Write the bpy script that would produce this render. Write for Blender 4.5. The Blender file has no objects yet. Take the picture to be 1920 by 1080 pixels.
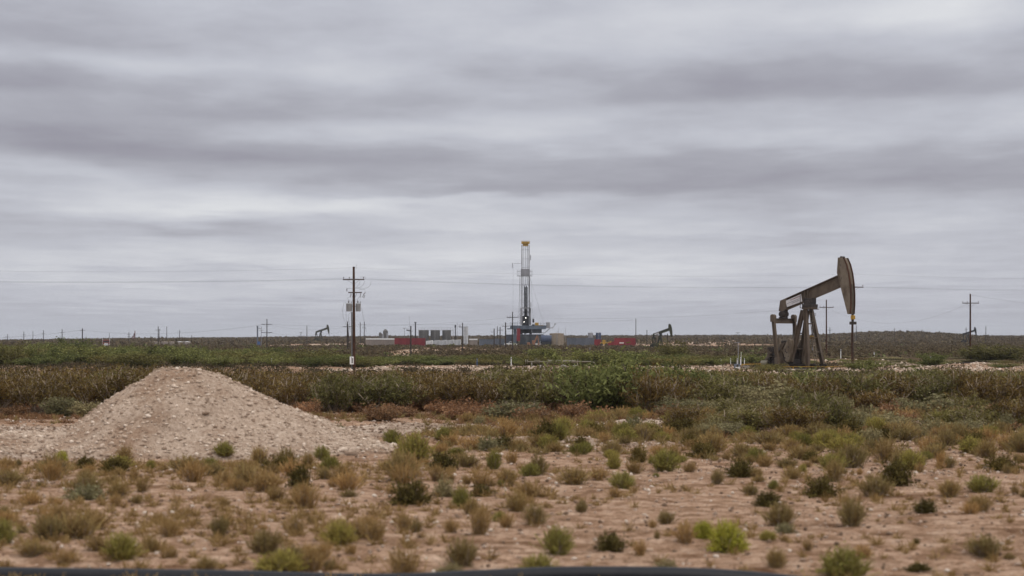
import bpy, math, random
import numpy as np
from mathutils import Vector, Matrix
R = math.radians
F = 3583.0; HZ = 634.0; CX = 960.0; EYE = 3.3
scene = bpy.context.scene
col = scene.collection
rnd = random.Random(7)

# ---------------------------------------------------------------- noise / terrain
def _hash(ix, iy, s):
    n = (ix.astype(np.int64) * 374761393 + iy.astype(np.int64) * 668265263 + s * 1442695041) & 0xffffffff
    n = ((n ^ (n >> 13)) * 1274126177) & 0xffffffff
    n = n ^ (n >> 16)
    return (n & 0xffff) / 65535.0
def vnoise(x, y, s=0):
    ix = np.floor(x); iy = np.floor(y); fx = x - ix; fy = y - iy
    fx = fx * fx * (3 - 2 * fx); fy = fy * fy * (3 - 2 * fy)
    a = _hash(ix, iy, s); b = _hash(ix + 1, iy, s); c = _hash(ix, iy + 1, s); d = _hash(ix + 1, iy + 1, s)
    return (a * (1 - fx) + b * fx) * (1 - fy) + (c * (1 - fx) + d * fx) * fy - .5
def fbm(x, y, o=4, s=0):
    r = 0; a = 1.0
    for i in range(o):
        r = r + a * vnoise(x * 2 ** i + 17.3 * i, y * 2 ** i - 9.1 * i, s + i); a *= .5
    return r
def sstep(t, a, b):
    t = np.clip((t - a) / (b - a), 0, 1); return t * t * (3 - 2 * t)
SKY = [(-600, 642), (0, 641), (150, 640), (300, 636.5), (400, 634.5), (480, 633), (700, 631), (900, 630), (1190, 629.5),
       (1400, 628.5), (1560, 629), (1760, 630), (1920, 631), (2500, 632)]
SX = np.array([(p - CX) / F * 2200 for p, r in SKY]); SZ = np.array([EYE + (HZ - r) / F * 2200 - 1.6 for p, r in SKY])
def H(x, y):
    x = np.asarray(x, float); y = np.asarray(y, float)
    z = .16 * fbm(x / 7, y / 5, 4, 3) * (1 - .5 * sstep(y, 120, 180))
    z = z + .5 * fbm(x / 90, y / 60, 3, 11) * sstep(y, 260, 500)
    # low spoil berms of pale rubble in the near field
    b1 = np.exp(-((y - 70 - 1.2 * np.sin(x * .17)) / 1.0) ** 2) * (.17 + .25 * vnoise(x / 2.3, y * 0 + 2, 5)) * sstep(x, -9, -3)
    b2 = np.exp(-((y - 58.5 - .8 * np.sin(x * .3)) / 1.1) ** 2) * (.22 + .2 * vnoise(x / 1.7, y * 0 + 5, 6)) * sstep(x, -7, -4) * (1 - sstep(x, 1, 5))
    z = z + np.maximum(b1, 0) + np.maximum(b2, 0)
    far = np.interp(x, SX, SZ)
    z = z + far * sstep(y, 900, 2200) + 1.2 * fbm(x / 160, y / 200, 3, 23) * sstep(y, 1000, 1600)
    z = z + 5.0 * np.exp(-((x - 305) / 40) ** 2 - ((y - 1500) / 230) ** 2) + 1.3 * np.exp(-((x - 235) / 50) ** 2 - ((y - 1480) / 200) ** 2)
    z = z - .012 * np.maximum(y - 2350, 0)
    z = z - .30 * np.exp(-((y - 27.6) / 1.5) ** 2)
    return z
def h(x, y): return float(H(x, y))
def X(px, Y): return (px - CX) / F * Y
def Z(row, Y): return EYE + (HZ - row) / F * Y
_ys = np.exp(np.linspace(math.log(15), math.log(2250), 2500))
def Yof(px, row):      # nearest ground point seen in that direction
    xs = (px - CX) / F * _ys
    rr = HZ - (H(xs, _ys) - EYE) * F / _ys
    i = np.nonzero(rr <= row)[0]
    return float(_ys[i[0]]) if len(i) else 2200.0

# ---------------------------------------------------------------- objects
def tag(o, label=None, cat=None, group=None, kind=None):
    if label: o['label'] = label
    if cat: o['category'] = cat
    if group: o['group'] = group
    if kind: o['kind'] = kind
    return o
def empty(name, loc, rz=0, **k):
    o = bpy.data.objects.new(name, None); col.objects.link(o); o.location = loc; o.rotation_euler = (0, 0, rz)
    o.empty_display_size = .2
    return tag(o, **k)
class MB:
    def __init__(s): s.v = []; s.f = []; s.m = []; s.mi = 0
    def add(s, vs, fs):
        n = len(s.v); s.v += [tuple(v) for v in vs]; s.f += [tuple(i + n for i in f) for f in fs]; s.m += [s.mi] * len(fs); return s
    def box(s, a, b, rz=0):
        (x0, y0, z0), (x1, y1, z1) = a, b
        x0, x1 = min(x0, x1), max(x0, x1); y0, y1 = min(y0, y1), max(y0, y1); z0, z1 = min(z0, z1), max(z0, z1)
        vs = [(x, y, z) for z in (z0, z1) for x, y in ((x0, y0), (x1, y0), (x1, y1), (x0, y1))]
        if rz:
            cx, cy = (x0 + x1) / 2, (y0 + y1) / 2; c, q = math.cos(rz), math.sin(rz)
            vs = [(cx + (x - cx) * c - (y - cy) * q, cy + (x - cx) * q + (y - cy) * c, z) for x, y, z in vs]
        return s.add(vs, [(3, 2, 1, 0), (4, 5, 6, 7), (0, 1, 5, 4), (1, 2, 6, 5), (2, 3, 7, 6), (3, 0, 4, 7)])
    def bar(s, p, q, w, t=None, up=(0, 0, 1)):       # rectangular bar
        t = t or w; p = Vector(p); q = Vector(q); d = (q - p).normalized(); u = Vector(up)
        if abs(d.dot(u)) > .98: u = Vector((0, 1, 0))
        a = d.cross(u).normalized() * w / 2; b = d.cross(a).normalized() * t / 2
        vs = [c + e for c in (p, q) for e in (-a - b, a - b, a + b, -a + b)]
        return s.add(vs, [(3, 2, 1, 0), (4, 5, 6, 7), (0, 1, 5, 4), (1, 2, 6, 5), (2, 3, 7, 6), (3, 0, 4, 7)])
    def ibar(s, p, q, w, t, up=(0, 1, 0), th=.035):    # I section, flanges stand across 'up'
        p = Vector(p); q = Vector(q); d = (q - p).normalized(); u = Vector(up)
        a = d.cross(u).normalized() * (t / 2)
        s.bar(p, q, th, t - .01, up=a); s.bar(p + a, q + a, w, th, up=a); s.bar(p - a, q - a, w, th, up=a)
        return s
    def cyl(s, p, q, r0, r1=None, n=10, caps=True):
        r1 = r0 if r1 is None else r1; p = Vector(p); q = Vector(q); d = (q - p).normalized()
        a = d.orthogonal().normalized(); b = d.cross(a)
        vs = [c + (a * math.cos(t) + b * math.sin(t)) * r for c, r in ((p, r0), (q, r1)) for t in (2 * math.pi * i / n for i in range(n))]
        fs = [(i, (i + 1) % n, n + (i + 1) % n, n + i) for i in range(n)]
        if caps: fs += [tuple(range(n - 1, -1, -1)), tuple(range(n, 2 * n))]
        return s.add(vs, fs)
    def tube(s, pts, r, n=6):
        pts = [Vector(p) for p in pts]; rings = []
        for i, p in enumerate(pts):
            d = (pts[min(i + 1, len(pts) - 1)] - pts[max(i - 1, 0)]).normalized()
            a = d.cross(Vector((0, 0, 1))) if abs(d.z) < .95 else d.cross(Vector((0, 1, 0)))
            a.normalize(); b = d.cross(a); rr = r[i] if isinstance(r, (list, tuple)) else r
            rings += [p + (a * math.cos(t) + b * math.sin(t)) * rr for t in (2 * math.pi * k / n for k in range(n))]
        fs = [(i * n + k, i * n + (k + 1) % n, (i + 1) * n + (k + 1) % n, (i + 1) * n + k) for i in range(len(pts) - 1) for k in range(n)]
        fs += [tuple(range(n - 1, -1, -1)), tuple((len(pts) - 1) * n + k for k in range(n))]
        return s.add(rings, fs)
    def prism(s, poly, off):       # poly list of 3D points, extruded by vector off
        n = len(poly); off = Vector(off); vs = [Vector(p) for p in poly]; vs = vs + [v + off for v in vs]
        fs = [tuple(range(n)), tuple(range(2 * n - 1, n - 1, -1))] + [(i, n + i, n + (i + 1) % n, (i + 1) % n) for i in range(n)]
        return s.add(vs, fs)
    def lathe(s, c, prof, n=20):    # prof: (r, z)
        c = Vector(c); vs = [c + Vector((r * math.cos(t), r * math.sin(t), z)) for r, z in prof for t in (2 * math.pi * k / n for k in range(n))]
        fs = [(i * n + k, i * n + (k + 1) % n, (i + 1) * n + (k + 1) % n, (i + 1) * n + k) for i in range(len(prof) - 1) for k in range(n)]
        fs += [tuple(range(n - 1, -1, -1)), tuple((len(prof) - 1) * n + k for k in range(n))]
        return s.add(vs, fs)
    def build(s, name, mats, parent=None, loc=None, smooth=False, bevel=0, fix=True, **k):
        me = bpy.data.meshes.new(name); me.from_pydata(s.v, [], s.f)
        for m in (mats if isinstance(mats, (list, tuple)) else [mats]): me.materials.append(m)
        me.polygons.foreach_set('material_index', s.m)
        if fix:
            import bmesh
            bm = bmesh.new(); bm.from_mesh(me); bmesh.ops.recalc_face_normals(bm, faces=bm.faces); bm.to_mesh(me); bm.free()
        if smooth:
            me.polygons.foreach_set('use_smooth', [True] * len(me.polygons)); me.set_sharp_from_angle(angle=R(35))
        me.update()
        o = bpy.data.objects.new(name, me); col.objects.link(o); o.parent = parent
        if loc is not None: o.location = loc
        if bevel:
            b = o.modifiers.new('bevel', 'BEVEL'); b.width = bevel; b.segments = 1; b.limit_method = 'ANGLE'
        return tag(o, **k)
def npmesh(name, v, f, mats, mi=None, smooth=False):
    v = np.asarray(v, np.float32); f = np.asarray(f, np.int32); k = f.shape[1]
    me = bpy.data.meshes.new(name); me.vertices.add(len(v)); me.vertices.foreach_set('co', v.ravel())
    me.loops.add(f.size); me.loops.foreach_set('vertex_index', f.ravel())
    me.polygons.add(len(f)); me.polygons.foreach_set('loop_start', np.arange(0, f.size, k, dtype=np.int32))
    me.polygons.foreach_set('loop_total', np.full(len(f), k, np.int32))
    for m in mats: me.materials.append(m)
    if mi is not None: me.polygons.foreach_set('material_index', np.asarray(mi, np.int32))
    if smooth: me.polygons.foreach_set('use_smooth', np.ones(len(f), bool))
    me.update(calc_edges=True); me.validate(); return me
def link(name, me, parent=None, **k):
    o = bpy.data.objects.new(name, me); col.objects.link(o); o.parent = parent; return tag(o, **k)
def copy_tree(o, parent=None):
    c = o.copy(); col.objects.link(c); c.parent = parent
    for ch in list(o.children): copy_tree(ch, c)
    return c

# ---------------------------------------------------------------- materials
def newmat(name):
    m = bpy.data.materials.new(name); m.use_nodes = True; nt = m.node_tree; nt.nodes.clear()
    o = nt.nodes.new('ShaderNodeOutputMaterial'); return m, nt, o
def N(nt, t, **k):
    n = nt.nodes.new(t)
    for a, b in k.items(): setattr(n, a, b)
    return n
def ramp(nt, fac, stops):
    r = N(nt, 'ShaderNodeValToRGB'); e = r.color_ramp.elements
    while len(e) < len(stops): e.new(.5)
    for i, (p, c) in enumerate(stops): e[i].position = p; e[i].color = (*c, 1)
    nt.links.new(fac, r.inputs[0]); return r.outputs[0]
def mixc(nt, fac, a, b, mode='MIX'):
    m = N(nt, 'ShaderNodeMix', data_type='RGBA', blend_type=mode)
    for s, v in ((m.inputs[0], fac), (m.inputs[6], a), (m.inputs[7], b)):
        if hasattr(v, 'links'): nt.links.new(v, s)
        else: s.default_value = v if isinstance(v, float) else (*v, 1)
    return m.outputs[2]
def noise(nt, scale, detail=4, rough=.55, vec=None, dim='3D'):
    n = N(nt, 'ShaderNodeTexNoise'); n.inputs['Scale'].default_value = scale; n.inputs['Detail'].default_value = detail; n.inputs['Roughness'].default_value = rough
    if vec is not None: nt.links.new(vec, n.inputs['Vector'])
    return n.outputs[0]
def metal(name, c, c2=None, rough=.6, scale=1.5, amt=.5, spec=.3, lo=.42, hi=.62, bump=0):
    m, nt, o = newmat(name); b = N(nt, 'ShaderNodeBsdfPrincipled'); tc = N(nt, 'ShaderNodeTexCoord')
    mp = N(nt, 'ShaderNodeMapping'); mp.inputs['Scale'].default_value = (1, 1, .45); nt.links.new(tc.outputs['Object'], mp.inputs[0])
    nf = noise(nt, scale, 6, .65, mp.outputs[0]); c2 = c2 or tuple(x * .6 for x in c)
    cc = ramp(nt, nf, [(lo, c), (hi, tuple(a * (1 - amt) + b_ * amt for a, b_ in zip(c, c2)))])
    n2 = noise(nt, scale * 9, 3, .6, tc.outputs['Object'])
    cc = mixc(nt, .35, cc, ramp(nt, n2, [(.3, (.55,) * 3), (.7, (1.25,) * 3)]), 'MULTIPLY')
    nt.links.new(cc, b.inputs['Base Color']); b.inputs['Roughness'].default_value = rough; b.inputs['Specular IOR Level'].default_value = spec
    if bump:
        bp = N(nt, 'ShaderNodeBump'); bp.inputs['Strength'].default_value = .5; bp.inputs['Distance'].default_value = bump
        nt.links.new(n2, bp.inputs['Height']); nt.links.new(bp.outputs[0], b.inputs['Normal'])
    nt.links.new(b.outputs[0], o.inputs[0]); return m
def leafmat(name, stops, trans=.3, objvar=.25):
    m, nt, o = newmat(name); g = N(nt, 'ShaderNodeNewGeometry'); oi = N(nt, 'ShaderNodeObjectInfo')
    c = ramp(nt, g.outputs['Random Per Island'], stops)
    c = mixc(nt, 1.0, c, ramp(nt, oi.outputs['Random'], [(0, (1 - objvar, 1 - objvar * .9, 1 - objvar)), (.5, (1, 1, 1)), (1, (1 + objvar, 1 + objvar * .7, 1 + objvar * .5))]), 'MULTIPLY')
    d = N(nt, 'ShaderNodeBsdfDiffuse'); t = N(nt, 'ShaderNodeBsdfTranslucent'); mx = N(nt, 'ShaderNodeMixShader'); mx.inputs[0].default_value = trans
    nt.links.new(c, d.inputs[0]); nt.links.new(c, t.inputs[0]); nt.links.new(d.outputs[0], mx.inputs[1]); nt.links.new(t.outputs[0], mx.inputs[2])
    nt.links.new(mx.outputs[0], o.inputs[0]); return m
def stonemat(name, stops, bump=False):
    m, nt, o = newmat(name); g = N(nt, 'ShaderNodeNewGeometry'); b = N(nt, 'ShaderNodeBsdfDiffuse')
    c = ramp(nt, g.outputs['Random Per Island'], stops); nt.links.new(c, b.inputs[0]); b.inputs[1].default_value = .8
    nt.links.new(b.outputs[0], o.inputs[0]); return m
M = {}
M['pump'] = metal('pump_paint', (.116, .088, .063), (.066, .043, .028), .6, .9, .9, .3)
M['pumpdark'] = metal('pump_oily_steel', (.045, .035, .029), (.018, .014, .012), .55, 2, .8, .3)
M['pumplight'] = metal('pump_pale_steel', (.185, .15, .11), (.085, .06, .04), .7, 1.4, .9, .3)
M['rust'] = metal('rusty_steel', (.085, .040, .024), (.04, .02, .015), .8, 2, .8, .2)
M['yellow'] = metal('yellow_paint', (.42, .25, .03), (.18, .1, .03), .6, 2, .6)
M['sign'] = metal('sign_white', (.62, .61, .62), (.42, .40, .40), .6, 1.2, .5)
M['ink'] = metal('sign_ink', (.10, .10, .14), None, .7)
M['wood'] = metal('pole_wood', (.082, .041, .026), (.035, .02, .015), .9, 2.5, .9, .1)
M['woodfar'] = metal('weathered_wood', (.06, .048, .042), (.03, .025, .022), .9, 1, .8, .1)
M['arm'] = metal('grey_timber', (.12, .10, .09), (.06, .05, .045), .9, 2, .8, .1)
M['can'] = metal('transformer_grey', (.33, .34, .35), (.24, .24, .24), .5, 2, .6)
M['insul'] = metal('insulator', (.18, .16, .16), None, .4)
M['wire'] = metal('wire', (.14, .14, .15), None, .6)
M['pvc'] = metal('conduit', (.17, .165, .165), (.1, .1, .1), .6)
M['white'] = metal('white_paint', (.82, .81, .80), (.65, .63, .60), .5, 1, .5)
M['silver'] = metal('galvanised', (.60, .60, .61), (.36, .36, .37), .45, .6, .6)
M['grey'] = metal('grey_paint', (.27, .27, .29), (.17, .17, .18), .6, .5, .6)
M['tankdk'] = metal('tank_dark', (.115, .11, .105), (.08, .075, .07), .7, .3, .6)
M['tanktan'] = metal('tank_tan', (.31, .25, .185), (.21, .165, .12), .7, .3, .6)
M['tankpale'] = metal('tank_pale', (.27, .22, .19), (.19, .16, .14), .7, .3, .6)
M['red'] = metal('red_paint', (.235, .026, .033), (.14, .018, .022), .6, .4, .6)
M['darkred'] = metal('truck_red', (.20, .05, .04), None, .6, .4, .6)
M['blue'] = metal('rig_blue_grey', (.125, .15, .185), (.055, .07, .088), .6, .4, .8)
M['navy'] = metal('navy_paint', (.03, .05, .11), (.015, .02, .04), .5, .5, .6)
M['bluebox'] = metal('bright_blue_paint', (.07, .12, .27), None, .5)
M['bluegrey'] = metal('blue_grey_container', (.14, .155, .19), (.09, .1, .12), .6, .2, .6)
M['rigdark'] = metal('rig_dark_grey', (.032, .037, .045), (.085, .09, .095), .7, .35, .9)
M['dark'] = metal('dark_machinery', (.03, .03, .033), None, .7, 1)
M['green'] = metal('pump_olive', (.055, .055, .03), (.03, .03, .02), .6)
M['steelfar'] = metal('mast_steel', (.38, .38, .39), (.22, .2, .2), .6, .3, .7)
M['mast'] = metal('mast_legs', (.30, .30, .315), (.10, .10, .10), .6, .5, .9)
M['pipe'] = metal('olive_pipe', (.19, .17, .12), (.13, .11, .08), .6)
M['concrete'] = metal('concrete', (.36, .33, .29), (.27, .25, .22), .9, 1)
M['hose'] = metal('black_poly', (.010, .011, .015), (.02, .02, .022), .5, 3, .5, .25)
M['crane'] = metal('excavator_tan', (.28, .14, .08), None, .6)
m, nt, o = newmat('lamp_glow'); e = N(nt, 'ShaderNodeEmission'); e.inputs[0].default_value = (1, .97, .9, 1); e.inputs[1].default_value = 6; nt.links.new(e.outputs[0], o.inputs[0]); M['lamp'] = m
M['stem'] = metal('grey_stems', (.33, .26, .20), (.20, .15, .11), .95, 5, .7, .1)
M['stemdk'] = metal('brown_stems', (.09, .065, .05), (.045, .035, .03), .95, 5, .7, .1)
M['Lsnake'] = leafmat('snakeweed', [(0, (.17, .125, .05)), (.35, (.245, .205, .065)), (.8, (.31, .285, .075)), (1, (.41, .375, .11))])
M['Lolive'] = leafmat('olive_tuft', [(0, (.19, .12, .055)), (.5, (.27, .195, .08)), (1, (.35, .275, .12))])
M['Lbrown'] = leafmat('dry_tuft', [(0, (.22, .13, .05)), (.5, (.34, .22, .09)), (1, (.44, .31, .145))])
M['Ldark'] = leafmat('creosote_seedling', [(0, (.055, .04, .015)), (.6, (.115, .09, .03)), (1, (.19, .155, .055))])
M['Lsage'] = leafmat('sage', [(0, (.145, .12, .062)), (.5, (.22, .195, .10)), (1, (.31, .28, .155))])
M['Lcreo'] = leafmat('creosote', [(0, (.075, .045, .018)), (.5, (.14, .093, .033)), (.85, (.185, .135, .048)), (1, (.25, .195, .075))])
M['Lcreo2'] = leafmat('creosote_green', [(0, (.085, .072, .026)), (.5, (.155, .138, .05)), (1, (.23, .21, .085))])
M['Lmesq'] = leafmat('mesquite', [(0, (.07, .075, .026)), (.5, (.15, .16, .056)), (1, (.26, .27, .10))])
M['Lrust'] = leafmat('rust_litter', [(0, (.16, .08, .04)), (.5, (.26, .14, .075)), (1, (.36, .22, .125))])
M['Lfar'] = leafmat('far_scrub', [(0, (.075, .056, .035)), (.5, (.098, .075, .046)), (.85, (.115, .094, .055)), (1, (.14, .118, .07))], .2, .3)
M['Lfargreen'] = leafmat('far_green', [(0, (.07, .075, .032)), (.5, (.11, .12, .05)), (1, (.17, .18, .08))], .2, .1)
M['stone'] = stonemat('limestone', [(0, (.27, .19, .135)), (.3, (.45, .34, .26)), (.72, (.585, .465, .365)), (1, (.80, .69, .58))])
M['pebble'] = stonemat('pebbles', [(0, (.17, .115, .08)), (.3, (.22, .15, .105)), (.6, (.40, .29, .215)), (.85, (.55, .44, .36)), (1, (.75, .66, .57))])

def ground_material():
    m, nt, o = newmat('desert_ground'); tc = N(nt, 'ShaderNodeTexCoord'); v = tc.outputs['Object']
    at = N(nt, 'ShaderNodeAttribute'); at.attribute_name = 'zone'; sp = N(nt, 'ShaderNodeSeparateColor'); nt.links.new(at.outputs['Color'], sp.inputs[0])
    big = noise(nt, .22, 6, .6, v); mid = noise(nt, 1.6, 6, .65, v); fine = noise(nt, 14, 5, .7, v)
    sand = ramp(nt, mid, [(.32, (.27, .165, .105)), (.5, (.42, .282, .194)), (.68, (.52, .38, .282))])
    patch = noise(nt, .75, 5, .6, v)
    sand = mixc(nt, 1.0, sand, ramp(nt, patch, [(.34, (.58, .52, .47)), (.46, (.92, .9, .88)), (.55, (1, 1, 1)), (.66, (1.14, 1.16, 1.18))]), 'MULTIPLY')
    cal = ramp(nt, fine, [(.3, (.36, .27, .205)), (.5, (.50, .40, .32)), (.7, (.66, .57, .48))])
    scrub = ramp(nt, big, [(.35, (.075, .056, .036)), (.65, (.105, .078, .05))])
    rust = ramp(nt, mid, [(.3, (.13, .07, .04)), (.7, (.25, .155, .10))])
    def thr(chan, w=.22):
        # zone amount roughened by noise so that borders break up
        a = N(nt, 'ShaderNodeMath', operation='ADD'); nt.links.new(chan, a.inputs[0])
        s = N(nt, 'ShaderNodeMath', operation='MULTIPLY_ADD'); nt.links.new(mid, s.inputs[0]); s.inputs[1].default_value = 1.1; s.inputs[2].default_value = -.55
        nt.links.new(s.outputs[0], a.inputs[1])
        mr = N(nt, 'ShaderNodeMapRange'); mr.interpolation_type = 'SMOOTHSTEP'; nt.links.new(a.outputs[0], mr.inputs[0]); mr.inputs[1].default_value = .5 - w; mr.inputs[2].default_value = .5 + w
        return mr.outputs[0]
    c = mixc(nt, thr(sp.outputs[1], .3), sand, scrub)
    c = mixc(nt, thr(sp.outputs[2]), c, rust)
    c = mixc(nt, thr(sp.outputs[0]), c, mixc(nt, 1.0, cal, ramp(nt, big, [(.4, (.62, .56, .5)), (.56, (1, 1, 1))]), 'MULTIPLY'))
    c = mixc(nt, .6, c, ramp(nt, fine, [(.3, (.6, .57, .55)), (.5, (1, 1, 1)), (.72, (1.3, 1.32, 1.35))]), 'MULTIPLY')
    grit = noise(nt, 4.5, 4, .75, v)
    c = mixc(nt, 1.0, c, ramp(nt, grit, [(.36, (.62, .55, .5)), (.47, (1, 1, 1)), (.58, (1, 1, 1)), (.7, (1.35, 1.38, 1.42))]), 'MULTIPLY')
    # wash lines and crust edges in dry mud, twig shadows painted in as streaks
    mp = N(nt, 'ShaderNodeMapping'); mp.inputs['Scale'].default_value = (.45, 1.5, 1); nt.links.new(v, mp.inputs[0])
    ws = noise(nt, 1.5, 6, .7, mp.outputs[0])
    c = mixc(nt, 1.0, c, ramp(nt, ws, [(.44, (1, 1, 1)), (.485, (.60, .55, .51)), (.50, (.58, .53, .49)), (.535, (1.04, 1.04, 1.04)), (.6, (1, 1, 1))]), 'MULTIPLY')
    b = N(nt, 'ShaderNodeBsdfDiffuse'); b.inputs[1].default_value = .9; nt.links.new(c, b.inputs[0])
    bp = N(nt, 'ShaderNodeBump'); bp.inputs['Strength'].default_value = .9; bp.inputs['Distance'].default_value = .05
    nt.links.new(fine, bp.inputs['Height']); nt.links.new(bp.outputs[0], b.inputs['Normal']); nt.links.new(b.outputs[0], o.inputs[0]); return m
def mound_material():
    m, nt, o = newmat('mound_caliche'); tc = N(nt, 'ShaderNodeTexCoord'); v = tc.outputs['Object']
    a = noise(nt, .55, 5, .6, v); f = noise(nt, 9, 6, .75, v)
    c = ramp(nt, f, [(.3, (.26, .185, .135)), (.5, (.45, .345, .265)), (.68, (.60, .49, .395))])
    c = mixc(nt, 1.0, c, ramp(nt, a, [(.38, (.72, .64, .58)), (.55, (1, 1, 1)), (.7, (1.1, 1.1, 1.1))]), 'MULTIPLY')
    b = N(nt, 'ShaderNodeBsdfDiffuse'); b.inputs[1].default_value = .9; nt.links.new(c, b.inputs[0])
    bp = N(nt, 'ShaderNodeBump'); bp.inputs['Strength'].default_value = .9; bp.inputs['Distance'].default_value = .06
    nt.links.new(f, bp.inputs['Height']); nt.links.new(bp.outputs[0], b.inputs['Normal']); nt.links.new(b.outputs[0], o.inputs[0]); return m

# ---------------------------------------------------------------- ground
def rect_mask(x, y, x0, x1, y0, y1, sx, sy):
    return sstep(x, x0 - sx, x0 + sx) * (1 - sstep(x, x1 - sx, x1 + sx)) * sstep(y, y0 - sy, y0 + sy) * (1 - sstep(y, y1 - sy, y1 + sy))
# bare pale patches given where the photograph shows them: px range, row range (far row first)
PATCH = [(560, 700, 643.5, 651), (745, 880, 653, 664), (880, 940, 654, 660), (640, 1460, 688, 698), (1060, 1290, 642.5, 650),
         (1280, 1420, 640, 650), (1120, 1260, 687, 700), (1480, 1920, 690, 699), (1290, 1480, 686, 700), (1640, 1960, 680, 690), (1540, 1700, 674, 682),
         (1130, 1330, 648, 651), (1285, 1360, 633, 635.5), (640, 760, 640.5, 643), (500, 575, 646, 649), (1330, 1560, 637, 640), (660, 1000, 687, 696)]
PW = []
for a, b, r0, r1 in PATCH:
    c = (a + b) / 2; y1 = Yof(c, r0); y0 = Yof(c, r1)
    if y1 - y0 < .06 * y0: y1 = y0 * 1.08
    PW.append((a, b, y0, y1))
def pale(x, y):
    x = np.asarray(x, float); y = np.asarray(y, float); r = np.zeros(np.broadcast(x, y).shape)
    for a, b, y0, y1 in PW:
        ym = (y0 + y1) / 2; xa, xb = X(a, ym), X(b, ym); w = y1 - y0
        n = fbm(x / (.12 * (xb - xa) + 2), y / (w * .4 + 1), 2, 31)
        r = np.maximum(r, rect_mask(x + n * (xb - xa) * .25, y + n * w * .5, xa, xb, y0, y1, .06 * (xb - xa), .15 * w))
    return r
def zones(x, y):
    n = fbm(x / 6, y / 6, 3, 41); n2 = fbm(x / 14, y / 3.5, 3, 47)
    cal = .2 + .95 * n2
    cal = cal + .75 * np.exp(-((y - 70 - 1.2 * np.sin(x * .17)) / 2.6) ** 2) * (.4 + .6 * sstep(x, -9, -3)) + .55 * np.exp(-((y - 59) / 2.0) ** 2) * (1 - sstep(x, 3, 8))
    cal = cal + .6 * np.exp(-((x + 13.5) / 5.5) ** 2 - ((y - 57) / 9.) ** 2) - .25 * (1 - sstep(y, 40, 50))
    cal = cal * (1 - .9 * sstep(y, 75, 80))
    rust = (.62 + .5 * n) * sstep(y, 70.5, 77) * (1 - sstep(y, 105, 120)) + .3 * np.exp(-((y - 66) / 3.) ** 2) * (1 + n)
    scrub = .78 * sstep(y, 105, 130) + .3 * n * sstep(y, 105, 130) + .2 * sstep(y, 500, 900)
    p = pale(x, y); band = sstep(y, 160, 175) * (1 - sstep(y, 225, 240))
    scrub = scrub * (1 - np.clip(p * 1.2, 0, 1)) * (1 - .5 * band)
    far = sstep(y, 120, 140)
    cal = np.where(y > 110, np.clip(p * (.5 + 1.1 * fbm(x / 11, y / 22, 3, 43)), 0, 1), cal)
    return np.clip(cal, 0, 1), np.clip(scrub, 0, 1), np.clip(rust, 0, 1)
def make_ground():
    ys = np.concatenate([np.linspace(-60, 14, 12), np.exp(np.linspace(math.log(16), math.log(110), 620)), np.exp(np.linspace(math.log(111), math.log(6000), 420))])
    t = np.linspace(-1, 1, 420); xs = (30 + .42 * np.maximum(ys, 0))[:, None] * t[None, :]
    yy = np.repeat(ys[:, None], len(t), 1); zz = H(xs, yy)
    near = (1 - sstep(yy, 95, 120)) * sstep(yy, 10, 16)
    zz = zz + near * (.026 * fbm(xs / .7, yy / .7, 4, 61) + .035 * fbm(xs / .22, yy / .22, 2, 67))
    v = np.stack([xs, yy, zz], -1).reshape(-1, 3); nr, nc = xs.shape
    i = np.arange(nr * nc).reshape(nr, nc)
    f = np.stack([i[:-1, :-1], i[:-1, 1:], i[1:, 1:], i[1:, :-1]], -1).reshape(-1, 4)
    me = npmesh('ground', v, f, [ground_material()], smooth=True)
    c, s, r = zones(xs.ravel(), yy.ravel()); ca = me.color_attributes.new('zone', 'FLOAT_COLOR', 'POINT')
    ca.data.foreach_set('color', np.stack([c, s, r, np.ones_like(c)], -1).astype(np.float32).ravel())
    link('ground', me, kind='structure')
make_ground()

# ---------------------------------------------------------------- stones
_oct = np.array([(1, 0, 0), (-1, 0, 0), (0, 1, 0), (0, -1, 0), (0, 0, 1), (0, 0, -1), (.6, .6, .5), (-.6, .6, .5), (-.6, -.6, .5), (.6, -.6, .5)], float)
_octf = np.array([(0, 2, 6), (2, 4, 6), (4, 0, 6), (2, 1, 7), (1, 4, 7), (4, 2, 7), (1, 3, 8), (3, 4, 8), (4, 1, 8), (3, 0, 9), (0, 4, 9), (4, 3, 9),
                  (2, 0, 5), (1, 2, 5), (3, 1, 5), (0, 3, 5)])
def stones(P, S, seed):
    g = np.random.default_rng(seed); n = len(P)
    v = _oct[None] * (1 + .35 * g.uniform(-1, 1, (n, 10, 3))); v = v * (S[:, None, None] * g.uniform((.7, .7, .4), (1.3, 1.3, .9), (n, 3))[:, None])
    a = g.uniform(0, 6.28, n); c, s = np.cos(a)[:, None], np.sin(a)[:, None]
    v = np.stack([v[..., 0] * c - v[..., 1] * s, v[..., 0] * s + v[..., 1] * c, v[..., 2] + .2 * v[..., 0]], -1) + P[:, None]
    f = _octf[None] + (np.arange(n) * 10)[:, None, None]
    return v.reshape(-1, 3), f.reshape(-1, 3)
g = np.random.default_rng(5)
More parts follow.
